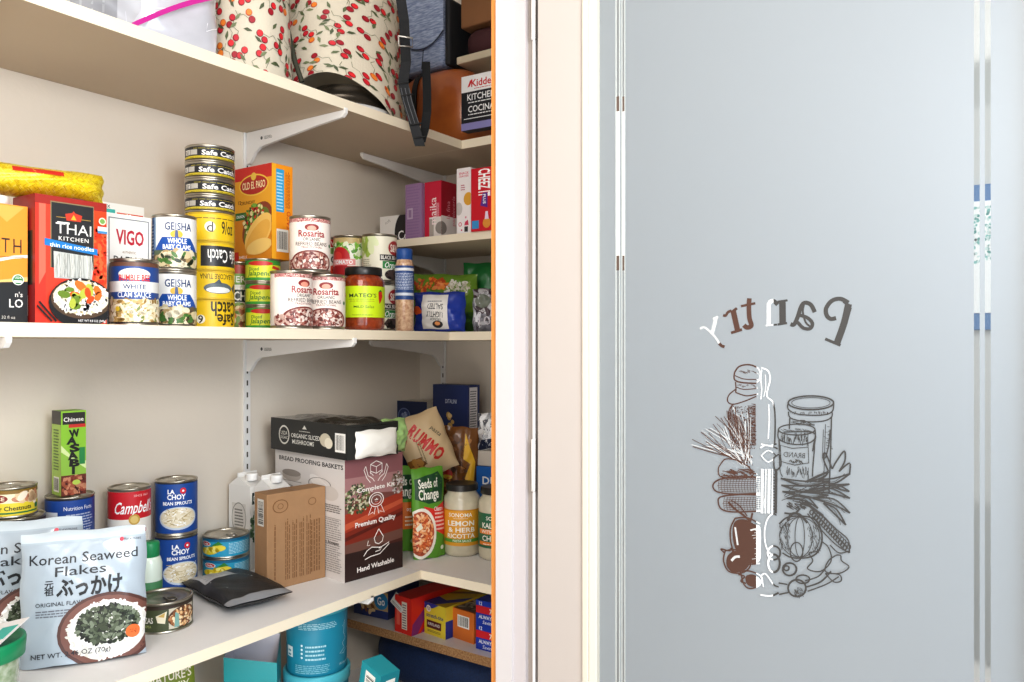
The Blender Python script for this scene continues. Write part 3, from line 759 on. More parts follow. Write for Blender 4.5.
def geisha(a):
    a.rect(0, 0, 1, 1, '#F2F1ED'); a.rect(0, 0, .16, 1, '#2C5C96'); a.rect(.16, 0, .2, 1, '#8FA9C4'); a.lines(.02, .1, .14, .9, 12, '#C9D4E0')
    a.text('GEISHA', .56, .82, .15, '#1E3A6E', w=.40, b=.035); a.ell(.53, .66, .09, .08, '#E8B83A'); a.poly([(.5, .56), (.56, .56), (.545, .74), (.51, .74)], '#24427A')
    a.poly([(.18, .34), (.32, .60), (.74, .60), (.9, .34)], '#1C55A8'); a.text('WHOLE', .54, .53, .10, '#FFFFFF', w=.28, b=.06); a.text('BABY CLAMS', .54, .41, .09, '#FFFFFF', w=.42, b=.06)
    a.rect(.16, 0, 1, .34, '#57664A'); a.blobs(.56, .165, .36, .13, 34, .0095, ['#D9C9A0', '#B79B6C', '#6B5A44', '#EADFC2'], 1.5); a.blobs(.56, .16, .38, .12, 16, .003, ['#4F7A36', '#2E3A24'], 2)
for k, t in enumerate(('upper white baby clams can, stacked on its twin beside the black tins', 'lower white baby clams can, standing on the shelf under its twin')):
    can('soup_can', t, 174.5, ('X', -1.194), (Z1, Z1 + .0925)[1 - k], w=44, h=.092, lab='#F2F1ED', art=geisha, group='white baby clams cans')
SCx, SCX = 210, -1.24
def sc(a):
    a.rect(0, 0, 1, 1, '#26262A'); a.rect(0, .80, 1, .94, '#26262A'); a.lines(.25, .84, .95, .9, 1, '#D9C93A')
    a.rect(0, 0, 1, .2, '#C9B42E'); a.lines(.2, .05, .95, .13, 1, '#3A3420')
    a.text('Safe Catch', .64, .50, .42, '#F5F3EE', w=.54, b=.06); a.rect(.08, .3, .19, .75, '#D9D5CC'); a.rect(.20, .3, .31, .75, '#B9B4AA'); a.lines(.09, .36, .18, .7, 3, '#444444')
zt = .029; t4 = ('topmost', 'second from the top', 'third from the top', 'lowest')
# tall yellow stack
S_C, s_s = pX(SCx, SCX)
ybase = zat(s_s, 215.5)
def yel(k):
    def f(a):
        a.rect(0, 0, 1, 1, '#E8C21E')
        if k == 3: a.circ(.5, .5, .07, '#F2EFE2'); a.text('d', .5, .5, .4, '#3A3424'); a.text('9/oz', .75, .5, .5, '#3A3424', w=.2, b=.03); a.lines(.3, .82, .95, .9, 1, '#7A6418')
        if k == 2: a.rect(.38, .1, .95, .9, '#2A2A2C'); a.text('Safe Catch', .72, .5, .5, '#F5F3EE', w=.5, b=.03, rot=PI); a.text('TUNA', .5, -.5, .5, '#3A3020')
        if k == 1: a.text('ALBACORE TUNA', .62, .84, .2, '#4A4020', w=.5, b=.02, rot=PI); a.ell(.62, .38, .20, .22, '#5E6A72'); a.ell(.62, .31, .17, .12, '#E4E6E4'); a.poly([(.82, .4), (.92, .62), (.90, .16)], '#4E5A62'); a.poly([(.55, .56), (.62, .75), (.66, .56)], '#4E5A62')
        if k == 0: a.text('Catch', .72, .70, .55, '#2C2818', w=.42, b=.05, rot=PI); a.circ(.38, .3, .06, '#F2EFE2'); a.text('9', .38, .3, .3, '#3A3424', b=.04); a.text('Safe', .74, .28, .42, '#2C2818', w=.3, b=.05, rot=PI)
    return f
hy = (ybase - Z1) / 4
for k in range(4):
    can('tuna_tin', 'yellow upside-down tuna tin, %s of the four yellow ones' % t4[3 - k], SCx, ('X', SCX), Z1 + k * hy, w=49, h=hy - .0004, lab='#DDB41A', art=yel(k), group='yellow tuna tins', rim='#D2B030', lr=(.02, .98), ring=False)
ht = (zat(s_s, 149.5) - ybase) / 4
for k in range(4):
    can('tuna_tin', 'black flat tuna tin, %s of the four black ones' % t4[3 - k], SCx, ('X', SCX), ybase + k * ht, w=49, h=ht - .0004, lab='#26262A', art=sc, group='black tuna tins', lr=(.10, .92), turn=(0, 6, -3, 4)[k])
def rancho(a):
    a.rect(0, 0, 1, 1, '#F2EFE6'); a.rect(0, .86, 1, 1, '#B5432E'); a.rect(0, .68, 1, .86, '#7FA848'); a.text('DINERS', .5, .77, .1, '#F7F4E8', w=.5, b=.03)
    a.rect(0, .40, 1, .60, '#2E3A30'); a.text('RANCHO', .5, .5, .14, '#F6F4EC', w=.62, b=.04); a.rect(0, 0, 1, .36, '#E2B06A'); a.blobs(.5, .18, .5, .18, 70, .006, ['#C97B3C', '#EBD2A0', '#A85A28', '#7D9A3A'], 1.7, 'r')
can('bean_can', 'white and red bean can squeezed between the yellow tins and green cans', 238, ('X', -1.335), Z1, r=.0355, h=.1355, lab='#F2EFE6', art=rancho, turn=-10)
def jal(a):
    a.rect(0, 0, 1, 1, '#DCE23A'); a.rect(0, .78, 1, 1, '#3F9A3C'); a.rect(0, 0, 1, .13, '#3F9A3C'); a.rect(0, 0, .1, 1, '#3F9A3C'); a.ell(.5, .84, .24, .12, '#C8322A'); a.text('Diced', .38, .56, .16, '#3A7A30', w=.2, b=.02); a.text('Jalapenos', .5, .35, .24, '#2E7A32', w=.5, b=.03, sh=.2); a.poly([(.72, .6), (.92, .5), (.9, .66), (.74, .74)], '#C8322A')
    a.blobs(.86, .3, .1, .14, 10, .003, ['#5FB04A', '#2E7A32'])
GZ = .1368
for k in range(3):
    can('pepper_can', 'small yellow-green diced pepper can, %s of its stack of three' % ('lowest', 'middle', 'topmost')[k], 263, ('X', -1.25), Z1 + k * GZ / 3, w=35, h=GZ / 3 - .0004, lab='#DCE23A', art=jal, group='small green pepper cans', rim='#4A9A48' if 0 else TIN, turn=-5 * k)
def taco(a):
    a.rect(0, 0, 1, 1, '#E8A628'); a.rect(0, .86, 1, 1, '#C8281E'); a.ell(.52, .80, .40, .115, '#F0C64A'); a.ell(.52, .80, .37, .10, '#B5281E'); a.text('OLD EL PASO', .52, .80, .075, '#F6E6B4', w=.62, b=.04); a.circ(.52, .89, .07, '#E8C24A')
    a.ell(.5, .2, .75, .32, '#D98A1E'); a.text('12', .14, .63, .04, '#6A3A10', b=.02); a.text('CRUNCHY', .36, .62, .035, '#6A3A10', w=.4); a.rect(.02, .44, .32, .52, '#2F6E34'); a.text('CRUNCHY', .17, .48, .03, '#FFFFFF', w=.24, b=.03)
    a.ell(.62, .37, .47, .19, '#8A3A1E', rot=.75); a.ell(.60, .35, .42, .14, '#6A7A2A', rot=.75)
    a.blobs(.58, .42, .32, .17, 90, .005, ['#C8342A', '#4E8A2E', '#E8D9A0', '#5A2E18', '#7FB03A'], 1.4)
    a.ell(.66, .28, .44, .15, '#F2C66A', rot=.7); a.ell(.64, .24, .40, .11, '#E9B24E', rot=.7); a.ell(.68, .14, .34, .08, '#F4CE7A', rot=.15); a.text('10 SHELLS', .2, .04, .03, '#FFFFFF', w=.3)
    a.rect(0, 0, .12, .1, '#C8281E')
def tacoR(a):
    a.rect(0, 0, 1, 1, '#F09A1E'); a.rect(0, 0, .2, 1, '#F5B32E'); a.rect(.2, .50, .58, .95, '#2FA3D6'); a.lines(.23, .52, .54, .93, 12, '#BFE4F2'); a.lines(.66, .55, .9, .95, 4, '#B8481A', True); a.bars(.22, .08, .8, .32); a.text('TACO', .8, .42, .05, '#C8281E', rot=1.57)
carton('taco_shell_box', 'yellow and orange taco shell box standing on the small green cans', 'box', 271.8, ('X', -1.222), Z1 + GZ + .0006, xl=235, xr=292.5, top=162.5, col='#EFA127', faces={'L': taco, 'R': tacoR})
def ros(a):
    a.rect(0, 0, 1, 1, '#F1E6DC'); a.rect(0, .93, 1, 1, '#C88A86'); a.blobs(.5, .96, .5, .03, 60, .0016, ['#8E3030', '#E8D0C0'], 1, 'r')
    a.ell(.5, .82, .11, .07, '#8E2A2A'); a.ell(.5, .80, .07, .05, '#E8A08A'); a.text('Rosarita', .5, .70, .13, '#9E2A2C', w=.42, b=.05); a.text('ORGANIC', .5, .585, .065, '#4A4440', w=.27, b=.02); a.text('REFRIED BEANS', .5, .495, .075, '#5A4A44', w=.52, b=.01); a.text('TRADITIONAL', .5, .425, .04, '#8A4A44', w=.33, b=.01)
    a.ell(.5, .13, .36, .24, '#7A2E28'); a.ell(.5, .13, .32, .21, '#C9A89A'); a.blobs(.5, .14, .28, .19, 90, .0034, ['#7E3A34', '#A86A5E', '#E8D6CC', '#5E2622'], 1.6); a.circ(.84, .48, .03, '#4E7A52')
    a.blobs(.09, .1, .08, .1, 20, .003, ['#7E3A34', '#C9A89A'])
rr = .0364
can('bean_can', 'refried beans can with brown bowl picture, lower left of the three', 291.5, ('X', -1.118), Z1, r=rr, h=.1028, lab='#F1E6DC', art=ros, group='refried beans cans', turn=38)
can('bean_can', 'refried beans can with brown bowl picture, lower right beside the salsa jar', 325.5, ('X', -1.118), Z1, r=rr, h=.1028, lab='#F1E6DC', art=ros, group='refried beans cans', turn=2)
can('bean_can', 'refried beans can with brown bowl picture, standing on the other two', 310, ('X', -1.118), Z1 + .1032, r=rr, h=.1028, lab='#F1E6DC', art=ros, group='refried beans cans', turn=5)
def diced(a):
    a.rect(0, 0, 1, 1, '#EFEAE2'); a.rect(0, .82, 1, 1, '#B8282C'); a.text('VALUE', .7, .91, .1, '#F5EFE6', w=.3, b=.03); a.rect(0, .66, 1, .8, '#7CA05A'); a.text('DICED', .62, .53, .16, '#222222', w=.46, b=.05); a.rect(0, 0, 1, .36, '#C8322A'); a.blobs(.5, .18, .5, .17, 40, .006, ['#E0523A', '#A82420'], 1.3, 'r')
def toma(a):
    a.rect(0, 0, 1, 1, '#EFEDE2'); a.rect(0, .86, 1, 1, '#C9B27A'); a.blobs(.5, .7, .46, .16, 40, .006, ['#8CBF4E', '#E8F0D0', '#5E9A3A'], 1.6, 'r'); a.circ(.3, .52, .22, '#C3242A'); a.circ(.26, .56, .1, '#D8403A'); a.rect(.05, .36, .62, .5, '#E89A9A'); a.text('TOMATO', .36, .43, .09, '#FFFFFF', w=.42, b=.04); a.rect(0, 0, 1, .34, '#A81E26'); a.lines(.66, .04, .95, .5, 9, '#F2ECE0')
def sw(a):
    a.rect(0, 0, 1, 1, '#EEEBD8'); a.poly([(.0, 1), (.32, 1), (.24, .6), (.05, .4), (0, .4)], '#C9D68A'); a.blobs(.3, .8, .18, .16, 14, .007, ['#A9C45A', '#E4ECC0'], 2); a.ell(.86, .74, .17, .20, '#E6DCC8'); a.ell(.86, .74, .15, .17, '#A3242C'); a.text('S&W', .86, .74, .17, '#F6F0E2', w=.22, b=.05)
    a.rect(.55, .44, 1, .58, '#2A2A28'); a.text('BLACK BEANS', .78, .515, .085, '#F4F2EA', w=.42, b=.04); a.rect(.6, .26, 1, .43, '#2E8A48'); a.text('Organic', .8, .345, .13, '#FFFFFF', w=.34, b=.03, sh=.25)
    a.ell(.8, .12, .16, .12, '#3A3230'); a.blobs(.8, .12, .14, .1, 30, .004, ['#1E1A1A', '#5A4A46'], 1.5); a.lines(.04, .1, .4, .5, 9, '#B4AF98')
def pair2(px, X, w, h, n, art, labs, lab, group, turn=0):
    for k in (0, 1):
        can('vegetable_can', labs[k], px, ('X', X), Z1 + k * (h + .0006), r=w, h=h, lab=lab, art=art, group=group, turn=turn)
pair2(324, -1.345, .0355, .106, 2, diced, ('diced tomato can hidden low behind the refried beans', 'red and white diced vegetable can, upper, just right of the topmost refried beans'), '#EFEAE2', 'diced vegetable cans', 16)
pair2(350, -1.262, .0355, .1045, 2, toma, ('tomato can standing behind the salsa jar', 'tomato can with green leaves and red tomato, upper, behind the salsa jar'), '#EFEDE2', 'tomato cans', -3)
pair2(379.5, -1.183, .0370, .1035, 2, sw, ('lower black beans can mostly hidden by the salsa jar', 'upper black beans can with a round red emblem above the salsa jar'), '#EEEBD8', 'black beans cans', -8)
# salsa jar
def jar(name, label, px, spec, z, w, top, cont, lid, labc, art, lr, aimturn=0, group=None, lidh=.016, shoulder=.80):
    C, s = at(px, spec); r = w / 2 / F * s; h = zat(s, top) - z
    root = empty(name, (C.x, C.y, H0 + z)); aim = math.atan2(-C.y, -C.x) + math.radians(aimturn); a0 = aim - PI / 2
    g = r * .80
    mb = MB(); mb.lathe([(.0001, .0), (r * .86, .0), (r * .97, .004), (r, .010), (r, h * (shoulder - .03)), (r * .97, h * shoulder), (g * 1.03, h * .865), (g, h * .89), (g, h - lidh + .001)], 48, cont, a0=a0); mb.build('jar_body', root)
    L = M(lid, .35) ; R = g * 1.10
    mb = MB(); mb.lathe([(R, h - lidh), (R + .0004, h - lidh + .001), (R, h - .0025), (R * .97, h - .0005), (R * .9, h), (R * .6, h - .0008), (.0001, h - .0008)], 48, L); mb.build('lid', root)
    mb = MB(); z0, z1 = h * lr[0], h * lr[1]; rl = r + .0006; mb.lathe([(rl - .0008, z0), (rl, z0 + .0003), (rl, z1 - .0003), (rl - .0008, z1)], 48, labc, a0=a0)
    W = PI * rl; a = Art(W, z1 - z0); art(a); seg = 2 * PI / 48
    def f(x, y, o):
        th = x / rl; k = math.floor(th / seg + 1e-9); fr = th / seg - k; t0 = a0 + k * seg; t1 = t0 + seg
        p = Vector((math.cos(t0), math.sin(t0))) * (1 - fr) + Vector((math.cos(t1), math.sin(t1))) * fr
        return Vector((p.x * (rl + o), p.y * (rl + o), z0 + y))
    a.emit(mb, f, gx=24, step=4e-5); mb.build('label', root)
    tag(root, label, 'jar', group)
    print('jar', label[:25], 'r %.3f h %.3f (%.3f,%.3f)' % (r, h, C.x, C.y)); return root
SALSA = M('#A8481E', .16, noise=.6, scale=110, col2='#6E2410', coat=.8)
def mateo(a):
    a.rect(0, 0, 1, 1, '#C6E01E')
    for x, m in ((.17, 1), (.80, -1)):
        a.poly([(x - .05, .82), (x + .03, .84), (x + .045, .68), (x + .0, .50), (x - .03, .44), (x - .045, .6)], '#C8241E'); a.poly([(x - .05, .82), (x - .01, .9), (x + .035, .84)], '#2E7A32')
    a.text('MATEO\'S', .5, .70, .12, '#2E4A24', w=.42, b=.02); a.lines(.28, .57, .72, .60, 1, '#7A9A1E'); a.lines(.3, .51, .7, .535, 1, '#9A6A2A'); a.text('MILD', .44, .34, .07, '#3A5A20', w=.15); a.text('Salsa', .6, .34, .09, '#6E8A2A', w=.14, sh=.2); a.lines(.34, .07, .66, .1, 1, '#5A6A1E')
jar('salsa_jar', 'salsa jar with black lid and lime-green label', 363.5, ('X', -1.121), Z1, 41.5, 268, SALSA, '#1E1E1E', '#C6E01E', mateo, (.20, .69), -2)
# seasoning bottle with blue cap
C, s = at(404.5, ('X', -1.112)); root = empty('seasoning_bottle', (C.x, C.y, H0 + Z1)); r = .0195; h = zat(s, 249) - Z1
aim = math.atan2(-C.y, -C.x); a0 = aim - PI / 2
mb = MB(); mb.lathe([(.0001, 0), (r * .9, 0), (r, .004), (r, h * .80), (r * .8, h * .88), (r * .62, h * .90)], 32, M('#A8765A', .15, noise=.6, scale=160, col2='#E6C9A8', coat=.7), a0=a0); mb.build('bottle_body', root)
mb = MB(); mb.lathe([(r * .78, h * .86), (r * .88, h * .87), (r * .88, h * .985), (r * .8, h), (.0001, h)], 32, '#1F4F94'); mb.build('cap', root)
mb = MB(); rl = r + .0005; z0, z1 = h * .38, h * .79
mb.lathe([(rl, z0), (rl, z1)], 32, '#2A4C88', a0=a0); a = Art(PI * rl, z1 - z0); a.rect(0, .85, 1, .93, '#E4E6EA'); a.lines(.1, .3, .9, .8, 11, '#C4CEE0'); a.rect(.1, .12, .9, .2, '#D0D6E2')
a.emit(mb, lambda x, y, o: Vector(((rl + o) * math.cos(a0 + x / rl), (rl + o) * math.sin(a0 + x / rl), z0 + y)), gx=16); mb.build('label', root)
tag(root, 'slim seasoning bottle with a blue cap right of the black beans cans', 'bottle')
# bags on the end shelf
SNK = M('#1F3FA8', .22, noise=.25, scale=18, coat=.5)
def green(a):
    a.rect(0, 0, 1, .35, '#3E6E22'); a.rect(.3, .3, .7, .42, '#1F4A1C'); a.lines(.33, .33, .68, .39, 2, '#B9D08A'); a.blobs(.35, .8, .3, .12, 26, .006, ['#D9622A', '#E88A3A', '#B94A1E'], 1.6); a.blobs(.75, .75, .18, .14, 26, .005, ['#E6E2D6', '#C9C2AC', '#8AA04A'], 2)
    a.circ(.3, .45, .02, '#E6F2DA'); a.blobs(.5, .2, .5, .2, 40, .007, ['#4F8A2E', '#2A5A1E', '#6FA03A'], 1.8, 'r')
bag('salad_bag', 'green and orange produce bag slumped behind the blue snack bag', 'bag', 443, 329, 1.83, .160, .135, .07, '#6E9432', green, yaw=-18, wr=.005, seed=9, zbase=Z1 + .002, roll=2, rough=.2)
def ket(a):
    a.rect(.20, .06, .70, .92, '#E2DED8'); a.text('LIGHTLY', .45, .42, .14, '#2A2A2E', w=.32, b=.02, rot=PI - .05); a.text('SALTED', .47, .62, .14, '#2A2A2E', w=.30, b=.02, rot=PI - .05); a.lines(.32, .74, .62, .79, 1, '#6A6A72'); a.ell(.5, .18, .10, .09, '#26262A'); a.ell(.5, .2, .05, .05, '#E89A5A'); a.text('KRUNCH', .47, .30, .06, '#2A2A2E', w=.2, rot=PI - .05)
    a.blobs(.1, .5, .04, .1, 4, .006, ['#E8602A'])
bag('snack_bag', 'blue snack bag with upside-down white panel on the end shelf', 'bag', 440, 331, 1.735, .116, .088, .06, '#1F3FA8', ket, yaw=-14, wr=.003, seed=12, zbase=Z1 + .001, mat=SNK)
def silv(a):
    a.blobs(.5, .5, .5, .48, 46, .010, ['#3A2A30', '#C9C8CC', '#8A8890', '#4A3A42', '#EDEDEF'], 2.2, 'r'); a.text('100', .45, .25, .2, '#D8D2D6', w=.5, b=.0); a.ell(.3, .7, .2, .16, '#6E7468')
bag('foil_pouch', 'crumpled silver and dark pouch by the wood edge, right of the blue snack bag', 'bag', 492, 331, 1.73, .085, .095, .06, '#9A979C', silv, yaw=-8, wr=.006, seed=21, zbase=Z1 + .001, rough=.2)
bag('frozen_bag', 'plain green bag behind the crumpled pouch at the wood edge', 'bag', 486, 331, 1.86, .11, .165, .04, '#1F7A3A', None, yaw=-10, wr=.003, seed=22, zbase=Z1 + .002)
# ================= SHORT UPPER SHELF =================
Z2 = SZ
def cbox(a):
    a.rect(0, 0, 1, 1, '#E6E2DC'); a.ell(.95, .35, .38, .75, '#1E1A1C'); a.text('Co', .9, .26, .34, '#F6F4F0', b=.02, w=.4); a.text('soft', .3, .8, .12, '#B4AFA8', rot=.4)
carton('candy_carton', 'low white carton with a black oval at the left end of the short shelf', 'box', 406, ('Y', 1.40), Z2, xl=380, rw=.06, h=.066, rot=-4, col='#E0DBD2', faces={'L': cbox})
def purp(a):
    a.rect(0, 0, 1, 1, '#94749A'); a.lines(.1, .02, .9, .98, 18, '#8A6A92'); a.rect(.12, .36, .46, .56, '#B9A4BC'); a.rect(.2, .39, .38, .53, '#8E7094')
carton('tea_box', 'plain purple box between the white carton and the crimson box', 'box', 421.5, ('Y', 1.365), Z2, xl=405.5, xr=424.8, top=182.5, col='#94749A', rot=2, faces={'L': purp})
def crim(a):
    a.rect(0, 0, 1, 1, '#C3203E'); a.rect(.28, 0, 1, .36, '#DCD4CE'); a.rect(.28, 0, .55, .33, '#A89E96'); a.ell(.95, .16, .3, .11, '#8E8680'); a.text('maika', .5, .47, .15, '#F0DCDC', rot=1.57, w=None); a.lines(.7, .36, .9, .62, 3, '#E8BCC4', True)
def crimR(a):
    a.rect(0, 0, 1, 1, '#9C1428'); a.rect(0, 0, 1, .38, '#E2DAD4'); a.ell(0, .16, .35, .12, '#8E8680'); a.text('la fina', .45, .5, .1, '#D88A94', rot=1.57); a.text('pasticceria', .8, .5, .09, '#D88A94', rot=1.57)
carton('biscuit_box', 'crimson box with white lower band, second tallest on the short shelf', 'box', 441.3, ('Y', 1.375), Z2, xl=424.8, xr=456.3, top=180.2, col='#B01A32', faces={'L': crim, 'R': crimR})
def wht(a):
    a.rect(0, 0, 1, 1, '#EAE4E4'); a.text('SNACK', .5, .92, .035, '#C83A5A', w=.7, b=.03); a.text('CRACKER', .5, .875, .03, '#C83A5A', w=.7, b=.02); a.ell(.82, .52, .32, .10, '#D9A23A'); a.ell(.15, .38, .25, .1, '#C4BEBC'); a.lines(.3, .66, .6, .76, 3, '#B04A62'); a.circ(.25, .14, .12, '#C83A5A'); a.circ(.25, .14, .08, '#EAE4E4'); a.poly([(.55, .12), (.85, .12), (.8, .2), (.6, .17)], '#C83A5A'); a.rect(.55, .02, .8, .1, '#333333'); a.circ(.35, .05, .05, '#C83A5A'); a.circ(.65, .24, .06, '#D890A0')
carton('cracker_box', 'white cracker box with pink print between the crimson and red boxes', 'box', 470.9, ('Y', 1.363), Z2, xl=456.8, rw=.16, top=166.8, col='#E4DCDC', faces={'L': wht})
def chz(a):
    a.rect(0, 0, 1, 1, '#C8142A'); a.text('CHEEZ IT', .34, .78, .36, '#FFFFFF', w=.0 + 1.25, b=.06, rot=-PI / 2) if 0 else a.text('CHEEZ IT', .34, .76, .22, '#FFFFFF', w=.44 * a.H / a.W, b=.06, rot=-PI / 2)
    a.text('ORIGINAL', .58, .86, .03, '#E8909A', rot=-PI / 2); a.poly([(.24, .40), (.42, .36), (.42, .60), (.30, .60)], '#5A2A8A'); a.text('PLUS', .34, .5, .05, '#FFFFFF', rot=-PI / 2, b=.04); a.rect(.02, .04, .2, .17, '#3A8FC8'); a.ell(.40, .12, .1, .08, '#D9923A'); a.poly([(.35, .18), (.45, .18), (.43, .3), (.37, .3)], '#E8D4E8')
carton('cracker_box', 'red cracker box with vertical white lettering by the wood edge', 'box', 511, ('Y', 1.355), Z2, xl=471.2, rw=.05, top=163, col='#C8142A', faces={'L': chz})
# ================= WIDE LOWER SHELF =================
Z3 = BZ
def choy(a):
    a.rect(0, 0, 1, 1, '#1E4F9E'); a.rect(0, .02, .1, .98, '#163E80'); a.text('LA', .42, .85, .085, '#FFFFFF', w=.11, b=.1); a.circ(.60, .86, .05, '#D82A3A'); a.circ(.60, .86, .018, '#FFFFFF'); a.text('CHOY', .50, .74, .10, '#FFFFFF', w=.28, b=.07); a.text('BEAN SPROUTS', .52, .61, .065, '#FFFFFF', w=.46, b=.06)
    a.ell(.53, .30, .31, .235, '#C9D4E4'); a.ell(.53, .31, .285, .205, '#E9DEC4')
    for i in range(90):
        x = .53 + random.uniform(-.25, .25); y = .31 + random.uniform(-.17, .17)
        if ((x - .53) / .27) ** 2 + ((y - .31) / .19) ** 2 < 1: a.stroke([(x, y), (x + random.uniform(-.05, .05), y + random.uniform(-.03, .05)), (x + random.uniform(-.08, .08), y + random.uniform(-.05, .05))], .0012, random.choice(['#F8F2E2', '#D9C79C', '#FFFFFF', '#BBA56E'])); a.k -= .96
    a.k += 4
for k in (0, 1):
    can('vegetable_can', ('lower blue bean sprouts can, half hidden by the chickpea tin', 'upper blue bean sprouts can with noodle-like bowl picture')[k], 176.5, ('X', -1.343), Z3 + k * .1018, w=42, h=.1012, lab='#1E4F9E', art=choy, group='blue bean sprouts cans', turn=(12, 0)[k])
def camp(a):
    a.rect(0, 0, 1, 1, '#F1ECE4'); a.rect(0, .48, 1, 1, '#CE2430'); a.text("Campbell's", .56, .70, .22, '#FFFFFF', w=.66, b=.03, sh=.25); a.circ(.55, .47, .085, '#C9A24A'); a.circ(.55, .47, .06, '#E2C67A'); a.text('TOMATO', .55, .25, .1, '#CE2430', w=.4); a.text('SINCE 1869', .66, .92, .04, '#F0C8C8', w=.24)
for k in (0, 1):
    can('soup_can', ('red and white soup can hidden behind the front white pouch', 'red and white soup can left of the blue bean sprouts cans')[k], 129.5, ('X', -1.33), Z3 + k * .1028, w=43, h=.1022, lab='#F1ECE4', art=camp, group='red and white soup cans', turn=4)
C, s = at(150, ('X', -1.235)); root = empty('sauce_bottle', (C.x, C.y, H0 + Z3)); aim = math.atan2(-C.y, -C.x)
mb = MB(); mb.lathe([(.0001, 0), (.017, 0), (.019, .003), (.019, .088), (.016, .098), (.011, .104)], 32, M('#DDE8DC', .25)); mb.build('bottle_body', root)
mb = MB(); mb.lathe([(.0135, .098), (.0150, .100), (.0150, .121), (.0135, .124), (.0001, .124)], 24, '#1E8A54'); mb.build('cap', root)
mb = MB(); mb.lathe([(.0194, .012), (.0194, .06)], 32, '#4F8A5E'); mb.build('label', root)
tag(root, 'small pale bottle with green cap peeking behind the front white pouch', 'bottle')
def chick(a):
    a.rect(0, 0, 1, 1, '#4A5136'); a.rect(0, .85, 1, 1, '#3A2E26'); a.text('GARBANZAS', .20, .46, .22, '#EDE8DC', w=.34, b=.03); a.text('DESI CHICKPEA', .24, .22, .10, '#A9B06A', w=.22, b=.02); a.poly([(.40, .62), (.52, .78), (.50, .3), (.42, .36)], '#E9DFC4'); a.poly([(.42, .60), (.5, .74), (.49, .55)], '#C9A85A')
    a.rect(.54, .06, .90, .86, '#C9C2B0'); a.ell(.72, .46, .19, .42, '#5A3622'); a.blobs(.72, .46, .17, .37, 80, .0032, ['#B98152', '#E0BB8A', '#7A4A2A', '#9A6236', '#F0D9B4'], 1.2); a.poly([(.6, .1), (.66, .1), (.65, .6), (.61, .7)], '#7EA8A0')
can('chickpea_tin', 'wide flat tin with chickpea picture between the white pouch and bean bag', 164, ('X', -1.174), Z3, w=58, h=.048, lab='#4A5136', art=chick, lid='#8C8578', lr=(.03, .95), turn=2)
def dole(a):
    a.rect(0, 0, 1, 1, '#2FA0C4'); a.rect(0, .84, 1, 1, '#1C6E94'); a.ell(.2, .72, .10, .14, '#F5F3EE'); a.ell(.2, .72, .085, .11, '#C8322A'); a.text('Dole', .2, .72, .12, '#FFFFFF', w=.11, b=.04); a.ell(.24, .3, .16, .2, '#E9D33A'); a.ell(.42, .5, .10, .18, '#F0DC4A'); a.blobs(.3, .36, .16, .18, 16, .003, ['#C9B020', '#F7EE8A'], 1.3); a.lines(.56, .15, .95, .8, 8, '#BFE4EE'); a.poly([(.3, .6), (.42, .88), (.48, .7)], '#3F8A3A')
for k in (0, 1):
    can('pineapple_tin', ('lower', 'upper')[k] + ' blue pineapple tin of the short stack behind the black bean bag', 226, ('X', -1.335), Z3 + k * .0412, w=46, h=.0406, lab='#2FA0C4', art=dole, group='blue pineapple tins', turn=(10, -4)[k])
# milk-style cartons
def mc(a):
    a.rect(0, 0, 1, 1, '#ECEAE6'); a.rect(.15, .42, .8, .78, '#DAD6D0'); a.ring(.48, .60, .34, .19, '#8A8680', .06); a.lines(.28, .47, .7, .73, 7, '#6A6660')
def mcR(a):
    a.rect(0, 0, 1, 1, '#E8E6E2'); a.rect(.1, .78, .95, .92, '#2C3A36'); a.text('ORGANIC', .5, .85, .07, '#E8E6E0', w=.7, b=.03); a.blobs(.4, .5, .4, .2, 30, .006, ['#5E7A5A', '#8AA37E', '#3F5A44'], 1.5)
for i, (e, X, xl, xr, lb) in enumerate(((250, -1.315, 229, 262, 'white drink carton with screw cap, left of the pair behind the cardboard box'), (271, -1.26, 254.5, 307, 'white drink carton with screw cap, right of the pair behind the cardboard box'))):
    o, wl, wr, hh = carton('drink_carton', lb, 'carton', e, ('X', X), Z3, xl=xl, rw=.048, h=.168, col='#E6E4E0', faces={'L': mc, 'R': mcR}, group='white drink cartons')
    mb = MB(); g = .016; x, y = wl / 2 - .001, wr / 2 - .001
    A_ = [Vector(p) for p in ((-x, -y, 0), (x, -y, 0), (x, y, 0), (-x, y, 0))]; r0, r1 = Vector((-x * .2, -y, g)), Vector((-x * .2, y, g))
    m = M('#EFEDE9', .5)
    for q in ((A_[0], A_[1], r0), (A_[1], A_[2], r1, r0), (A_[2], A_[3], r1), (A_[3], A_[0], r0, r1)): mb.face(list(q), m)
    mb.box((-x * .2 - .001, -y, g - .001), (-x * .2 + .001, y, g + .008), m); mb.build('gable_top', o, (0, 0, hh))
    mb = MB(); mb.lathe([(.0105, 0), (.0115, .002), (.0115, .013), (.0105, .0145), (.0001, .0145)], 24, '#F4F3F0'); mb.build('cap', o, (x * .45, -y * .2 + i * .006, hh + .009))
CARD = M('#A37E5A', .75, noise=.10, scale=40, bump=.05)
def cb(a):
    c = '#7A5230'; a.ring(.22, .86, .13, .07, c, .12); a.ring(.22, .86, .05, .03, c, .2); a.lines(.12, .1, .16, .7, 1, c, True)
    for x in (.30, .42, .54, .66): a.lines(x, .08, x + .09, .74, 3, c, True)
    a.ring(.76, .86, .07, .04, c, .15); a.lines(.74, .1, .92, .74, 4, c, True)
def cbL(a): a.bars(.25, .66, .75, .94, True, '#D9D4CA')
def cbT(a): a.rect(0, .46, 1, .54, '#8F6740')
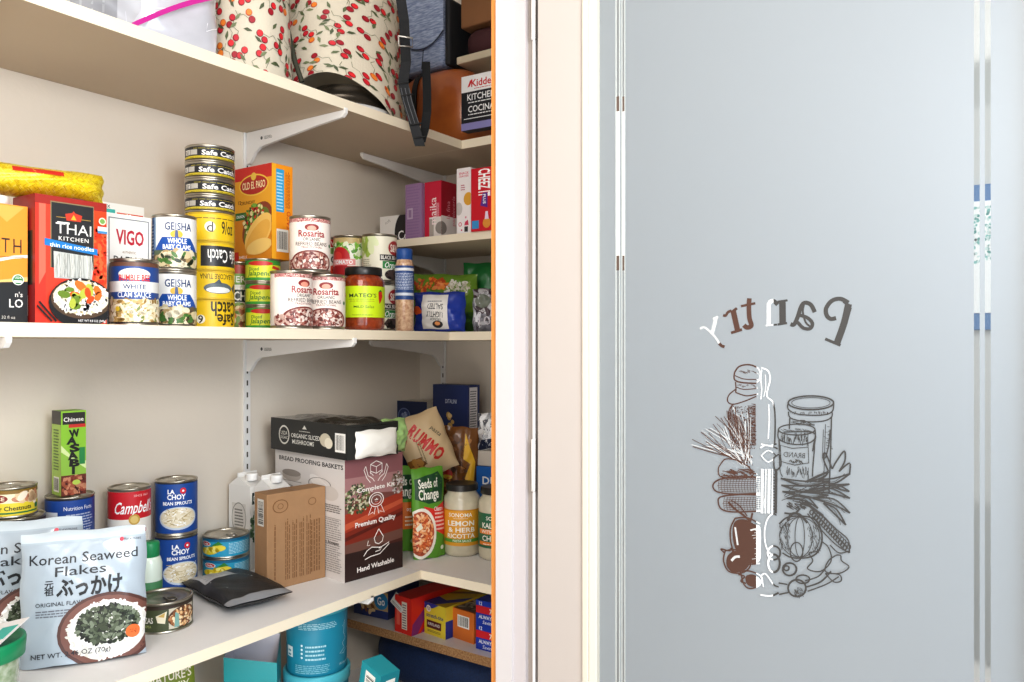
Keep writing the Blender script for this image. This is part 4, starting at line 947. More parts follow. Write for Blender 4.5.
carton('cardboard_box', 'brown cardboard box with fine print in front of the white cartons', 'box', 267, ('Z', 592, Z3), Z3, xl=254.5, xr=325.5, top=495, rot=9, col='#A97C50', body=CARD, faces={'R': cb, 'L': cbL, 'T': cbT})
# black bean bag lying flat
def flat(name, label, cat, cx, cy, z, ang, w, h, t, col, art=None, mat=None, seed=5, wr=.0015, n=28, rough=.25, roll=0, step=7e-5):
    f = pillowfn(w, h, t, wr, seed); mb = MB(); m = mat or M(col, rough)
    mb.grid(lambda u, v: f(u, v, 1), n, n, m); mb.grid(lambda u, v: f(1 - u, v, -1), n, n, m)
    if art: a = Art(w, h); art(a); a.emit(mb, lambda x, y, o: f(x / w, y / h, 1, o), gx=n, gy=n, base=4e-4, step=step)
    o = mb.build(name)
    o.matrix_world = Matrix.Translation((cx, cy, H0 + z + t / 2)) @ Matrix.Rotation(math.radians(ang), 4, 'Z') @ Matrix.Rotation(math.radians(roll), 4, 'Y') @ Matrix.Rotation(-PI / 2, 4, 'X') @ Matrix.Translation((0, 0, -h / 2))
    return tag(o, label, cat)
def beans(a):
    a.rect(.1, .60, .62, .93, '#B9B9B8'); a.lines(.15, .65, .58, .88, 5, '#A2A2A2'); a.rect(.0, .0, 1, .075, '#8A8B8E')
    a.blobs(.5, .4, .46, .25, 7, .0012, ['#F0F0F0'], 1)
flat('bean_bag', 'clear plastic bag of small black beans lying flat near the shelf edge', 'bag', -1.197, .882, Z3, 79, .118, .195, .036, '#2B2C30', beans, mat=M('#2C2D30', .45, noise=.6, scale=500, col2='#0C0C0E', coat=.12, bump=.5, bscale=500), wr=.0022)
# bread proofing box
def bread(a):
    a.rect(0, 0, 1, 1, '#4A2018'); a.rect(0, .58, 1, 1, '#A67C7C'); a.rect(0, .84, 1, 1, '#8E5E62'); a.poly([(0, .62), (.35, .7), (1, .66), (1, .5), (0, .5)], '#7A4A44')
    a.poly([(.0, .55), (1, .66), (1, .50), (0, .38)], '#A03A26'); a.poly([(0, .47), (1, .60), (1, .56), (0, .42)], '#C05A3C'); a.poly([(0, .40), (1, .52), (1, .3), (0, .26)], '#7E2A1C'); a.poly([(0, .36), (1, .49), (1, .46), (0, .33)], '#5A1C14')
    a.poly([(0, .30), (1, .34), (1, .26), (0, .22)], '#6E4A40'); a.rect(0, 0, 1, .23, '#2E1A18')
    a.blobs(.2, .66, .22, .12, 90, .0035, ['#4A5A3A', '#6E7A4A', '#C9C2A8', '#3A4430'], 1.5); a.blobs(.9, .74, .1, .1, 34, .0035, ['#C9C2C0', '#8A7A6A', '#5A4A3A'], 1.5)
    W = '#F4EEEA'
    def hands(cx, cy):
        for m in (-1, 1):
            a.stroke([(cx + m * .03, cy - .085), (cx + m * .06, cy - .06), (cx + m * .14, cy - .03), (cx + m * .17, cy + .03), (cx + m * .18, cy + .05)], .0016, W); a.stroke([(cx + m * .10, cy - .09), (cx + m * .16, cy - .05), (cx + m * .21, cy + .02), (cx + m * .18, cy + .05)], .0016, W); a.stroke([(cx + m * .05, cy - .035), (cx + m * .11, cy + .0), (cx + m * .10, cy - .02)], .0016, W)
    hands(.52, .87)
    a.stroke([(.52, .955), (.62, .93), (.62, .875), (.52, .85), (.42, .875), (.42, .93), (.52, .955)], .0018, W); a.stroke([(.42, .93), (.52, .905), (.62, .93)], .0016, W); a.stroke([(.52, .905), (.52, .85)], .0016, W)
    a.text('Complete Kit', .52, .735, .036, W, w=.66, b=.06, rot=.03)
    a.ring(.52, .63, .13, .062, W, .12); a.ring(.52, .63, .09, .042, W, .12); a.text('*', .52, .61, .06, W, b=.04); a.stroke([(.44, .58), (.38, .51), (.46, .53), (.48, .51), (.50, .565)], .0016, W); a.stroke([(.60, .58), (.66, .51), (.58, .53), (.56, .51), (.54, .565)], .0016, W)
    a.text('Premium Quality', .51, .455, .040, W, w=.70, b=.06, rot=.03)
    a.stroke([(.56, .38), (.48, .31), (.50, .27), (.56, .255), (.62, .27), (.64, .31), (.56, .38)], .0018, W); a.stroke([(.38, .30), (.36, .26), (.41, .26)], .0014, W)
    a.stroke([(.30, .18), (.36, .22), (.44, .24), (.56, .225), (.62, .225), (.58, .20), (.5, .195)], .0018, W); a.stroke([(.56, .215), (.66, .235), (.74, .25), (.74, .235), (.58, .17), (.42, .165), (.32, .15)], .0018, W)
    a.text('Hand Washable', .51, .085, .040, W, w=.64, b=.06, rot=.03)
def breadL(a):
    a.rect(0, 0, 1, 1, '#D6D0CC'); a.text('BREAD PROOFING BASKETS', .52, .93, .036, '#2C2A2A', w=.92, b=.06)
    a.ell(.25, .79, .14, .05, '#B4AAA2'); a.ell(.25, .81, .14, .03, '#8E857E'); a.ell(.66, .76, .15, .05, '#E6E2DE', rot=-.4); a.ring(.66, .76, .16, .055, '#8A847E', .08); a.ell(.8, .70, .12, .06, '#C9C2BC'); a.ell(.2, .68, .1, .03, '#A89E96'); a.stroke([(.1, .74), (.4, .74)], .0012, '#8A847E')
    a.lines(.62, .06, .96, .5, 24, '#9A9490'); a.stroke([(.62, .5), (.95, .5), (.95, .34), (.62, .34), (.62, .5)], .001, '#8A847E'); a.lines(.08, .1, .5, .55, 20, '#9A9490'); a.text('Dough Scraper', .78, .30, .022, '#2C2A2A', w=.3, b=.02); a.lines(.62, .55, .96, .62, 4, '#6A6460')
a_, wl, wr, bh = carton('bread_basket_box', 'large white and dark red box with white hand icons', 'box', 344.8, ('Z', 583, Z3), Z3, xl=275.5, xr=402.5, top=459.5, rot=7.3, col='#D2CCC8', faces={'R': bread, 'L': breadL})
BT = Z3 + bh + .001
def mush(a):
    a.rect(0, 0, 1, 1, '#1E1F1E'); a.circ(.19, .5, .075, '#D9D7CE'); a.circ(.19, .5, .062, '#1E1F1E'); a.text('USDA', .19, .56, .12, '#D9D7CE', w=.09); a.text('ORGANIC', .19, .42, .09, '#D9D7CE', w=.1); a.text('ORGANIC SLICED', .48, .52, .13, '#E9E7DF', w=.38, b=.02); a.text('MUSHROOMS', .45, .33, .13, '#E9E7DF', w=.29, b=.02); a.poly([(.44, .74), (.5, .74), (.47, .86)], '#D9D7CE'); a.lines(.40, .66, .56, .70, 1, '#D9D7CE')
    a.ell(.74, .5, .07, .2, '#C9C0AA'); a.ell(.78, .42, .05, .16, '#E4DCC8'); a.bars(.86, .2, .985, .75)
def mushR(a):
    a.rect(0, 0, 1, 1, '#2A2B29'); a.rect(0, 0, .30, 1, '#30312F')
tr, wl2, wr2, th = carton('mushroom_tray', 'black plastic-wrapped tray of mushrooms lying on the large basket box', 'tray', 347, ('S', 1.462), BT, xl=271, xr=398, h=.066, rot=7.3, col='#222321', faces={'L': mush, 'R': mushR}, body=M('#222321', .18, noise=.4, scale=30, bump=.8, bscale=40, coat=.6))
# crumpled film, bead of plastic and white panel
f_ = pillowfn(wl2 * 1.02, wr2 * .98, .022, .004, 33)
mb = MB(); mb.grid(lambda u, v: (lambda p: Vector((p.x, p.z - wr2 * .49, th - .006 - p.y)))(f_(u, v, 1)), 30, 30, M('#2C2D2B', .15, noise=.5, scale=25, bump=.6, bscale=50, coat=.8)); mb.build('film', tr)
f2 = pillowfn(.10, .052, .030, .001, 34)
mb = MB(); mb.grid(lambda u, v: (lambda p: Vector((wl2 / 2 + .004 - p.y, p.x + .004, p.z + .002)))(f2(u, v, 1)), 20, 14, M('#EDEBE4', .35)); mb.build('white_panel', tr)
f3 = pillowfn(.070, .068, .05, .004, 35)
mb = MB(); mb.grid(lambda u, v: (lambda p: Vector((wl2 / 2 - .022 - p.y, p.x + .064, p.z + .001)))(f3(u, v, 1)), 24, 24, M('#A9CF84', .2, noise=.35, scale=30, bump=.7, bscale=50, coat=.7)); mb.build('green_film', tr)
# boxes at the back corner
base, w1, w2, hb = carton('pasta_box', 'lower navy box hidden behind the green pouches and sauce jar', 'box', 468, ('Y', 1.50), Z3, xl=433, xr=479.5, h=.172, col='#182A5E')
def dit(a):
    a.rect(0, 0, 1, 1, '#182A5E'); a.text('DITALINI', .52, .78, .055, '#C9CFE0', w=.32, b=.02); a.blobs(.5, .53, .12, .08, 6, .007, ['#E9C98A', '#C9A25A'], 1.1); a.ell(.42, .33, .32, .12, '#F0E8E4'); a.ell(.42, .33, .30, .105, '#B81E34'); a.text('Barilla', .48, .32, .09, '#F4EEEA', w=.4, b=.03, sh=.2)
def ditR(a): a.rect(0, 0, 1, 1, '#1C2E66'); a.rect(.12, .05, .8, .97, '#DAD8DC'); a.lines(.18, .08, .75, .94, 26, '#5A5A62')
carton('pasta_box', 'tall navy pasta box with a red oval in the back corner', 'box', 468, ('Y', 1.50), Z3 + .1726, xl=433, xr=479.5, top=385.5, col='#182A5E', faces={'L': dit, 'R': ditR})
def nb(a): a.rect(0, 0, 1, 1, '#182850'); a.circ(.45, .875, .15, '#6E7AA0'); a.circ(.45, .875, .13, '#2A3A6A'); a.blobs(.45, .875, .1, .03, 14, .004, ['#9AA4C4', '#4A5A8A'], 1.5); a.lines(.25, .8, .75, .815, 1, '#C9CDDC')
carton('storage_box', 'dark navy box with round emblem rising behind the mushroom tray', 'box', 427, ('Y', 1.535), Z3, xl=386, rw=.06, top=402, rot=-3, col='#C9C4B8', faces={'L': nb})
def cook(a):
    a.blobs(.4, .45, .4, .45, 60, .010, ['#6E4420', '#8A5A2E', '#A9743E', '#55351A'], 1.7, 'r'); a.poly([(.62, .95), (.95, .7), (1, .2), (.85, .05), (.75, .35), (.9, .45), (.7, .55), (.82, .68), (.62, .72)], '#E8B62A'); a.circ(.25, .72, .09, '#4FA8C4'); a.poly([(.22, .28), (.4, .22), (.44, .4), (.3, .46)], '#4FA8C4'); a.ell(.22, .58, .14, .04, '#C8322A'); a.ell(.22, .555, .14, .02, '#E8C23A')
bag('cookie_bag', 'brown snack bag with yellow swirl standing behind the lemon sauce jar', 'bag', 454, 558, 1.80, .082, .258, .045, '#7A4E28', cook, yaw=-8, wr=.004, seed=41, zbase=Z3 + .006, roll=4, rough=.2, lean=3)
def rum(a):
    a.rect(0, 0, 1, 1, '#CDB48E'); a.text('RUMMO', .50, .52, .20, '#C22A26', w=.86, b=.10, rot=-1.05, sp=1.1) ; a.text('pasta', .78, .64, .07, '#4A4A40', rot=-1.05, sh=.2); a.lines(.3, .2, .4, .6, 2, '#8A7650', True)
    a.rect(.0, .02, .30, .34, '#8A5A22'); a.blobs(.15, .18, .12, .13, 20, .006, ['#B4803A', '#6E4418'], 1.6, 'r')
bag('pasta_bag', 'tan paper pasta bag with red slanted lettering tipped over the green pouches', 'bag', 437, 474, 1.74, .108, .142, .045, '#CDB48E', rum, yaw=8, wr=.0015, seed=44, roll=-20, rough=.6, lean=10)
def seeds(a):
    a.rect(0, 0, 1, 1, '#5E9A2E'); a.poly([(.06, .88), (.80, .95), (.95, .86), (.88, .62), (.45, .60), (.06, .66)], '#1E4A2E'); a.text('Seeds of', .46, .83, .10, '#F4F2E8', w=.60, b=.05, rot=.04); a.text('Change', .46, .71, .11, '#F4F2E8', w=.62, b=.05, rot=.04)
    a.poly([(.28, .58), (.60, .54), (1, .62), (1, .22), (.62, .30), (.45, .45)], '#D8322A'); a.lines(.62, .3, .96, .52, 5, '#F6D4CC'); a.text('Cilantro', .75, .54, .05, '#FFFFFF', w=.3)
    a.ell(.22, .28, .44, .28, '#EFEAE0'); a.ell(.20, .28, .38, .245, '#B4502A'); a.blobs(.2, .28, .34, .22, 110, .0035, ['#D9743A', '#E8A26A', '#9A3A1E', '#F0C8A0', '#C9522A'], 2); a.poly([(.05, .34), (.2, .4), (.25, .34), (.1, .3)], '#E8E4D0'); a.circ(.85, .1, .06, '#E9F0DA')
def seeds2(a):
    a.rect(0, 0, 1, 1, '#5E9A2E'); a.rect(0, .62, 1, .9, '#1E4A2E'); a.text('Seeds of', .56, .83, .10, '#F4F2E8', w=.74, b=.05); a.text('Change', .56, .71, .11, '#F4F2E8', w=.74, b=.05); a.rect(.5, .26, 1, .58, '#E87A2A'); a.text('organic', .8, .5, .05, '#FFFFFF', w=.3, b=.03); a.lines(.6, .3, .98, .44, 3, '#FBE4C8'); a.circ(.85, .12, .07, '#E9F0DA')
bag('rice_pouch', 'green rice pouch with red panel and bowl picture beside the lemon sauce jar', 'pouch', 429, 559, 1.664, .075, .190, .028, '#5E9A2E', seeds, yaw=26, wr=.001, seed=51, zbase=Z3 + .001, bottom=.8, lean=3)
bag('rice_pouch', 'green rice pouch with orange panel, half hidden behind the large basket box', 'pouch', 401, 558, 1.715, .070, .185, .028, '#5E9A2E', seeds2, yaw=10, wr=.001, seed=52, zbase=Z3 + .001, bottom=.8, lean=2)
WSAUCE = M('#D9D0B8', .14, noise=.18, scale=60, coat=.9)
def lemon(a):
    a.rect(0, 0, 1, 1, '#E0A02E'); a.rect(0, .97, 1, 1, '#C9881E'); a.text('SONOMA', .47, .86, .11, '#F8F4EA', w=.42, b=.02); a.lines(.35, .76, .62, .78, 1, '#F8F4EA'); a.text('LEMON', .48, .63, .14, '#F8F4EA', w=.48, b=.05); a.text('& HERB', .49, .45, .13, '#F8F4EA', w=.48, b=.05); a.text('RICOTTA', .48, .28, .12, '#F8F4EA', w=.50, b=.05); a.rect(.14, .10, .86, .19, '#5E9A3E'); a.text('PASTA SAUCE', .5, .145, .06, '#F8F4EA', w=.32, b=.03)
def kale(a):
    a.rect(0, 0, 1, 1, '#2A6A4A'); a.text('SONOMA', .47, .86, .11, '#F8F4EA', w=.42, b=.02); a.text('KALE PESTO', .48, .65, .15, '#F8F4EA', w=.6, b=.05); a.rect(.1, .40, .42, .54, '#E8842E'); a.text('WITH', .27, .47, .10, '#F8F4EA', w=.22, b=.03); a.text('WHITE', .62, .47, .14, '#F8F4EA', w=.36, b=.05); a.text('CHEDDAR', .48, .28, .15, '#F8F4EA', w=.6, b=.05); a.rect(.1, .08, .9, .18, '#E8842E'); a.lines(.2, .1, .8, .15, 1, '#F8F4EA')
jar('sauce_jar', 'pasta sauce jar with dark lid and yellow-orange label', 462, ('S', 1.700), Z3, 36.5, 482.5, WSAUCE, '#2A2826', '#E0A02E', lemon, (.16, .66), 0, lidh=.014, shoulder=.82)
jar('sauce_jar', 'pasta sauce jar with green and orange label by the wood edge', 497, ('S', 1.668), Z3, 37, 486, WSAUCE, '#2A2826', '#2A6A4A', kale, (.18, .66), 8, lidh=.014, shoulder=.82)
def dr(a): a.rect(0, 0, 1, 1, '#2468B8'); a.text('DRINK', .62, .82, .10, '#FFFFFF', w=.9, b=.05); a.rect(0, .0, 1, .1, '#D9E4F0')
carton('drink_mix_box', 'blue box with white lettering behind the green-labelled sauce jar', 'box', 512, ('Y', 1.455), Z3, xl=476.5, rw=.05, top=469, rot=-6, col='#2468B8', faces={'L': dr})
z_ = Z3 + (zat(pY(512, 1.455)[1], 469) - Z3)
carton('snack_box', 'pale box lying on the blue drink box under the foil bag', 'box', 512, ('Y', 1.46), z_ + .0008, xl=477.5, rw=.05, h=.035, rot=-6, col='#D6CCC0')
def fo(a): a.blobs(.5, .5, .5, .5, 70, .008, ['#F4F4F6', '#8A8A90', '#C9CACE', '#5E6068', '#E4E2E0'], 2.4, 'r'); a.poly([(0, 0), (1, .1), (1, .38), (.1, .3)], '#1C2640')
bag('foil_bag', 'crumpled silver foil bag on top of the pale box by the wood edge', 'bag', 494, 450, 1.80, .072, .085, .04, '#B9BAC0', fo, yaw=-4, wr=.005, seed=61, zbase=z_ + .0375, rough=.15)
# left end: chestnuts, blue can with wasabi, pouches
def chest(a):
    a.rect(0, 0, 1, 1, '#E8D23A'); a.rect(0, .86, 1, 1, '#8A6A2A'); a.rect(0, .5, 1, .86, '#EFE6C4'); a.ell(.30, .68, .16, .17, '#8A2A24'); a.text('REESE', .30, .68, .14, '#F2E8D0', w=.24, b=.03); a.blobs(.72, .68, .18, .12, 16, .005, ['#E8C9A0', '#C98A6A', '#F4E6D0'], 1.8); a.text('Water Chestnuts', .46, .30, .17, '#3A3A24', w=.62, b=.04); a.rect(.1, .08, .9, .14, '#2E7A44'); a.circ(.88, .3, .04, '#2E7A44')
def bluec(a): a.rect(0, 0, 1, 1, '#1F4A9A'); a.text('Nutrition Facts', .62, .86, .07, '#E6E8F0', w=.4, b=.02); a.lines(.45, .1, .85, .78, 14, '#B9C4DE'); a.rect(.1, .3, .34, .8, '#D9DEE8')
for k in (0, 1):
    can('vegetable_can', ('blue can low behind the white pouches, under its twin', 'blue can under the upright green box')[k], 70, ('X', -1.335), Z3 + k * .1032, w=49.5, h=.1028, lab='#1F4A9A', art=bluec, group='blue cans by the pouches')
for k in (0, 1):
    can('bean_can', ('dark can at the bottom left behind the rear white pouch', 'dark can directly under the yellow chestnut tin')[k], 17, ('X', -1.325), Z3 + k * .0945, r=.0385, h=.094, lab='#4A3A34', art=None, group='dark cans at the left end')
o, C, r, h = can('chestnut_tin', 'yellow water chestnuts tin at the left frame edge above the rear pouch', 12, ('X', -1.325), Z3 + .1898, w=51, top=484.5, lab='#E8D23A', art=chest, lr=(.03, .95), turn=-2)
def was(a):
    a.rect(0, 0, 1, 1, '#8FC43A'); a.rect(.06, .84, .96, .98, '#2E2A28'); a.text('Chinese', .5, .90, .05, '#F4F2EA', w=.8, b=.03); a.rect(.3, .80, .98, .84, '#C8322A'); a.rect(0, .2, 1, .5, '#93BF4A'); a.poly([(0, .52), (0, .6), (.75, .36), (1, .4), (1, .3)], '#D9E8A8')
    a.rect(0, 0, 1, .24, '#6E2E22'); a.blobs(.5, .12, .5, .11, 50, .004, ['#8A3A2A', '#A95A3E', '#4E1E18', '#C98A6A'], 1.8); a.ell(.6, .15, .16, .03, '#B9D05A'); a.rect(.72, .36, .95, .56, '#2E8A4A')
    for i, ch in enumerate('WASABI'): a.text(ch, .48 + (.04, -.06, .05, -.03, .05, .0)[i], .735 - i * .088, .082, '#1E1C1A', w=.42 if ch != 'I' else .12, b=.12, rot=(.1, -.08, .06, .1, -.1, 0)[i])
def wasL(a): a.rect(0, 0, 1, 1, '#A9C95A'); a.rect(0, .84, 1, 1, '#3A3632'); a.bars(.2, .04, .8, .22); a.lines(.2, .3, .8, .8, 14, '#4E6A24')
W_C, W_s = pX(61, -1.312)
carton('wasabi_box', 'tall narrow green box with vertical black lettering standing on a blue can', 'box', 61, ('X', -1.318), Z3 + .2066, xl=52, xr=86, top=411.5, rot=6, col='#8FB84A', faces={'R': was, 'L': wasL})
def sea(a):
    a.rect(0, .93, 1, 1, '#C6D0D6'); a.rect(0, .915, 1, .93, '#AEBBC4'); a.circ(.80, .905, .018, '#D8324A'); a.text('foremost', .89, .905, .022, '#5A5A60', w=.14)
    a.text('Korean Seaweed', .50, .80, .075, '#24262C', w=.86, b=.012); a.text('Flakes', .48, .705, .07, '#24262C', w=.40, b=.012); a.text('ぶっかけ', .55, .575, .11, '#1E2024', w=.52, b=.08); a.text('元', .235, .615, .045, '#1E2024', b=.04, rot=0); a.text('祖', .235, .56, .045, '#1E2024', b=.04)
    a.text('ORIGINAL FLAVOR', .13, .465, .030, '#24262C', w=.42, b=.01, al='l'); a.lines(.13, .37, .44, .43, 3, '#6A6E78')
    a.ell(.70, .23, .40, .285, '#5A3A34'); a.ell(.70, .23, .375, .262, '#7A5248'); a.ell(.70, .23, .32, .225, '#E6E4DE'); a.blobs(.70, .23, .32, .22, 190, .0032, ['#FFFFFF', '#D6D4CC', '#F2F0EA', '#EAE8E2'], 2)
    a.blobs(.70, .27, .25, .15, 230, .0036, ['#232A20', '#3C4632', '#12160F', '#55604A', '#2A3324', '#7A8470'], 1.8); a.circ(.90, .19, .06, '#E8743A'); a.text('SN', .90, .19, .03, '#9A3A1A'); a.rect(0, .0, 1, .06, '#CBD5DB') if 0 else None
    a.text('NET WT. 2.46 OZ (70g)', .10, .085, .036, '#2A2C34', w=.62, b=.01, al='l')
PCH = M('#AEBAC4', .28, noise=.10, scale=10, coat=.3)
bag('seaweed_pouch', 'front white pouch of seaweed flakes with full bowl picture', 'pouch', 84, 660, 1.118, .160, .184, .045, '#C3CFD8', sea, yaw=-6, lean=7, wr=.0022, seed=71, zbase=Z3 + .0015, bottom=.75, n=44, mat=PCH, step=3e-5)
bag('seaweed_pouch', 'rear white pouch of seaweed flakes, mostly covered by the front one', 'pouch', 17, 655, 1.163, .170, .188, .034, '#C3CFD8', sea, yaw=-8, lean=3, wr=.0022, seed=72, zbase=Z3 + .0015, bottom=.75, n=44, mat=PCH, step=3e-5)
C, s = at(-20, ('S', .985)); root = empty('herb_tub', (C.x, C.y, H0 + Z3)); r = .0475; hh = zat(.985, 640) - Z3
mb = MB(); mb.lathe([(.0001, 0), (r * .8, 0), (r * .84, .003), (r * .95, hh * .8)], 40, M('#C9CFC0', .12, noise=.9, scale=70, col2='#4E7A2E', coat=.9)); mb.build('tub_body', root)
mb = MB(); mb.lathe([(r * .93, hh * .70), (r * 1.03, hh * .72), (r * 1.06, hh * .95), (r * 1.04, hh), (r * .96, hh), (r * .93, hh * .93), (.0001, hh * .93)], 40, '#118A5A'); mb.build('lid', root)
mb = MB(); mb.box((-.02, -.03, 0), (.03, .03, .0012), '#E4E0DE'); mb.box((.004, -.016, .0012), (.026, .014, .0018), '#2EA898'); o = mb.build('label_card', root, (.012, .010, hh + .004)); o.rotation_euler = (.25, -.25, .5)
tag(root, 'clear tub of herbs with a green lid at the lower left corner', 'tub')
# ================= TOP SHELF =================
Z4 = TZ + TT
def plas(a):
    a.rect(0, 0, .42, 1, '#8E8E92'); a.poly([(.42, 0), (.55, .3), (.6, 1), (.42, 1)], '#B4B4B8'); a.lines(.05, .1, .4, .9, 6, '#A4A4A8', True, .2)
    for i in range(26):
        x, y = random.random(), random.random(); a.stroke([(x, y), (x + random.uniform(-.1, .1), y + random.uniform(-.1, .1)), (x + random.uniform(-.15, .15), y + random.uniform(-.1, .1))], .0012, random.choice(['#F4F4F6', '#C4C4CA', '#A9A9B0'])); a.k -= .9
    a.k += 3
def ribbon(mb, pts, w, m, wdir):
    P = [Vector(p) for p in pts]; W = Vector(wdir).normalized() * w / 2; n = []
    for i in range(len(P) - 1):
        d = (P[i + 1] - P[i]).normalized(); q = d.cross(W).normalized() * .0012
        a, b, c, e = P[i] - W, P[i] + W, P[i + 1] + W, P[i + 1] - W
        for s_ in (1, -1): mb.face([a + q * s_, b + q * s_, c + q * s_, e + q * s_][::s_], m, False)
        mb.face([a + q, a - q, e - q, e + q], m); mb.face([b + q, c + q, c - q, b - q], m)
def wp(px, py, s): return dirx(px) * s + Vector((0, 0, H0 + zat(s, py)))
root = bag('zip_bag', 'large clear plastic bag with magenta zip seal on the top shelf', 'bag', 130, 60, 1.29, .27, .22, .10, '#CFCFD4', plas, yaw=4, wr=.006, seed=81, zbase=Z4 + .006, mat=M('#D4D4DA', .15, noise=.2, scale=8, coat=.8), bottom=.6)
mb = MB(); pts = [wp(132 + (224 - 132) * t, 25.5 - 30 * t - 4 * math.sin(t * 3), 1.215 + .10 * t) for t in [i / 10 for i in range(11)]]
inv = root.matrix_world.inverted()
ribbon(mb, [inv @ p for p in pts], .009, M('#C0248E', .3), (inv.to_3x3() @ Vector((0, 0, 1))))
mb.build('zip_seal', root)
FAB = M('#D2C8B5', .85, noise=.06, scale=10, bump=.15, bscale=300)
def cherries(a, n, sd):
    rd = random.Random(sd); cols = ['#C81E2E', '#D8262E', '#A0182A', '#E2822E', '#C22434']
    pts = []
    for _ in range(4000):
        x, y = rd.random() * a.W, rd.random() * a.H
        if all((x - p[0]) ** 2 + (y - p[1]) ** 2 > .0295 ** 2 for p in pts): pts.append((x, y))
        if len(pts) >= n: break
    for x, y in pts:
        an = rd.uniform(0, 6.28)
        u_ = 1.35
        def P(u, v):
            u *= u_; v *= u_; return ((x + u * math.cos(an) - v * math.sin(an)) / a.W, (y + u * math.sin(an) + v * math.cos(an)) / a.H)
        k0 = a.k
        a.stroke([P(0, 0), P(.006, .008), P(.004, .016)], .0008, '#5A6040'); a.stroke([P(.004, .016), P(.012, .020)], .0008, '#5A6040')
        for (u, v, r) in ((-.001, -.004, .0068), (.0085, .000, .0066)):
            q = P(u, v); c = rd.choice(cols); a.ell(q[0], q[1], r / a.W, r / a.H, '#7A1420' if c != '#E2822E' else '#B8481E', 12); a.ell(q[0] + .0006 / a.W, q[1] + .0006 / a.H, r * .8 / a.W, r * .8 / a.H, c, 12)
        for (u, v, b) in ((.016, .022, .5), (-.004, .018, 2.2)):
            c_, s_ = math.cos(b), math.sin(b); L = [(0, 0), (.005, .0028), (.011, .001), (.013, -.0005), (.006, -.0022)]
            a.poly([P(u + p * c_ - q * s_, v + p * s_ + q * c_) for p, q in L], rd.choice(['#5E6848', '#4A5438', '#77805C'])); a.k -= .5
        a.k = k0 + (.6 if a.k > 60 else 1.2)
def lobe(px, X, rx, ry, ang, hem, ht, sd, n, aimoff=0):
    """draped cloth round an elliptic plan; hem(a) lifts the lower edge"""
    C, s = pX(px, X); aim = math.atan2(-C.y, -C.x) + math.radians(aimoff)
    def f(u, v, off=0):
        a = aim - PI + u * 2 * PI; d = u - .5
        fold = 1 + .018 * math.sin(a * 7 + sd) * (1 - v) + .03 * math.sin(a * 3 + sd * 2)
        top = 1 - max(0, (v - .80) / .20) ** 2 * .35
        r = (1 + off / .1) * fold * top * (1.03 - .10 * v)
        z = hem(d) * (1 - v) + ht * v
        x = rx * r * math.cos(a - ang); y = ry * r * math.sin(a - ang)
        return Vector((x * math.cos(ang) - y * math.sin(ang), x * math.sin(ang) + y * math.cos(ang), z))
    return C, f
def cover(mb, C, f, sd, n, ht, per, O):
    N = 96; g = lambda u, v: f(u, v) + C - O
    mb.grid(g, N, 24, FAB, True, True)
    a = Art(per, ht); cherries(a, n, sd)
    a.emit(mb, lambda x, y, o: f(.25 + .5 * x / per, y / ht, o) + C - O, gx=48, gy=24, base=6e-4, step=1.2e-5)
    rim = [f(i / N, 0) + C - O for i in range(N + 1)]
ht = .285
hemR = lambda d: .001 + .060 * math.cos((d + .02) / .15 * PI / 2) ** .8 if abs(d + .02) < .15 else .001
hemL = lambda d: .001
C1, f1 = lobe(346, -1.222, .112, .150, 0, hemR, ht, 1.3, 0); C2, f2 = lobe(247, -1.225, .085, .078, 0, hemL, ht, 4.1, 0)
O = Vector((C1.x, C1.y, 0))
root = empty('appliance_cover', (C1.x, C1.y, H0 + Z4))
mb = MB(); cover(mb, C1, f1, 3, 95, ht, PI * .115, O); mb.build('cover_panel', root)
mb = MB(); cover(mb, C2, f2, 8, 70, ht, PI * .093, O); mb.build('cover_panel', root)
mb = MB(); O3 = Vector((O.x, O.y, H0 + Z4)); mb.tube([wp(q[0], q[1], q[2]) - O3 for q in ((302, 82, 1.47), (295, 62, 1.47), (290, 40, 1.47), (286, 20, 1.475), (284, -5, 1.48), (283, -40, 1.49))], .0048, M('#3A3A2C', .7)); mb.build('dark_piping', root)
tag(root, 'cream cloth cover printed with red cherries on the top shelf', 'cover')
root = empty('countertop_appliance', (C1.x, C1.y, H0 + Z4))
mb = MB(); mb.lathe([(.0001, 0), (.090, 0), (.104, .004), (.106, .012), (.098, .017), (.07, .019)], 48, M('#D9D7D6', .3)); mb.build('base', root)
mb = MB(); mb.lathe([(.088, .018), (.090, .020), (.088, .026), (.085, .028), (.088, .034), (.084, .042), (.070, .062), (.0001, .064)], 48, M('#6A6258', .25, .8)); mb.build('metal_band', root)
tag(root, 'round appliance base, grey metal and white, showing under the cherry cover', 'appliance')
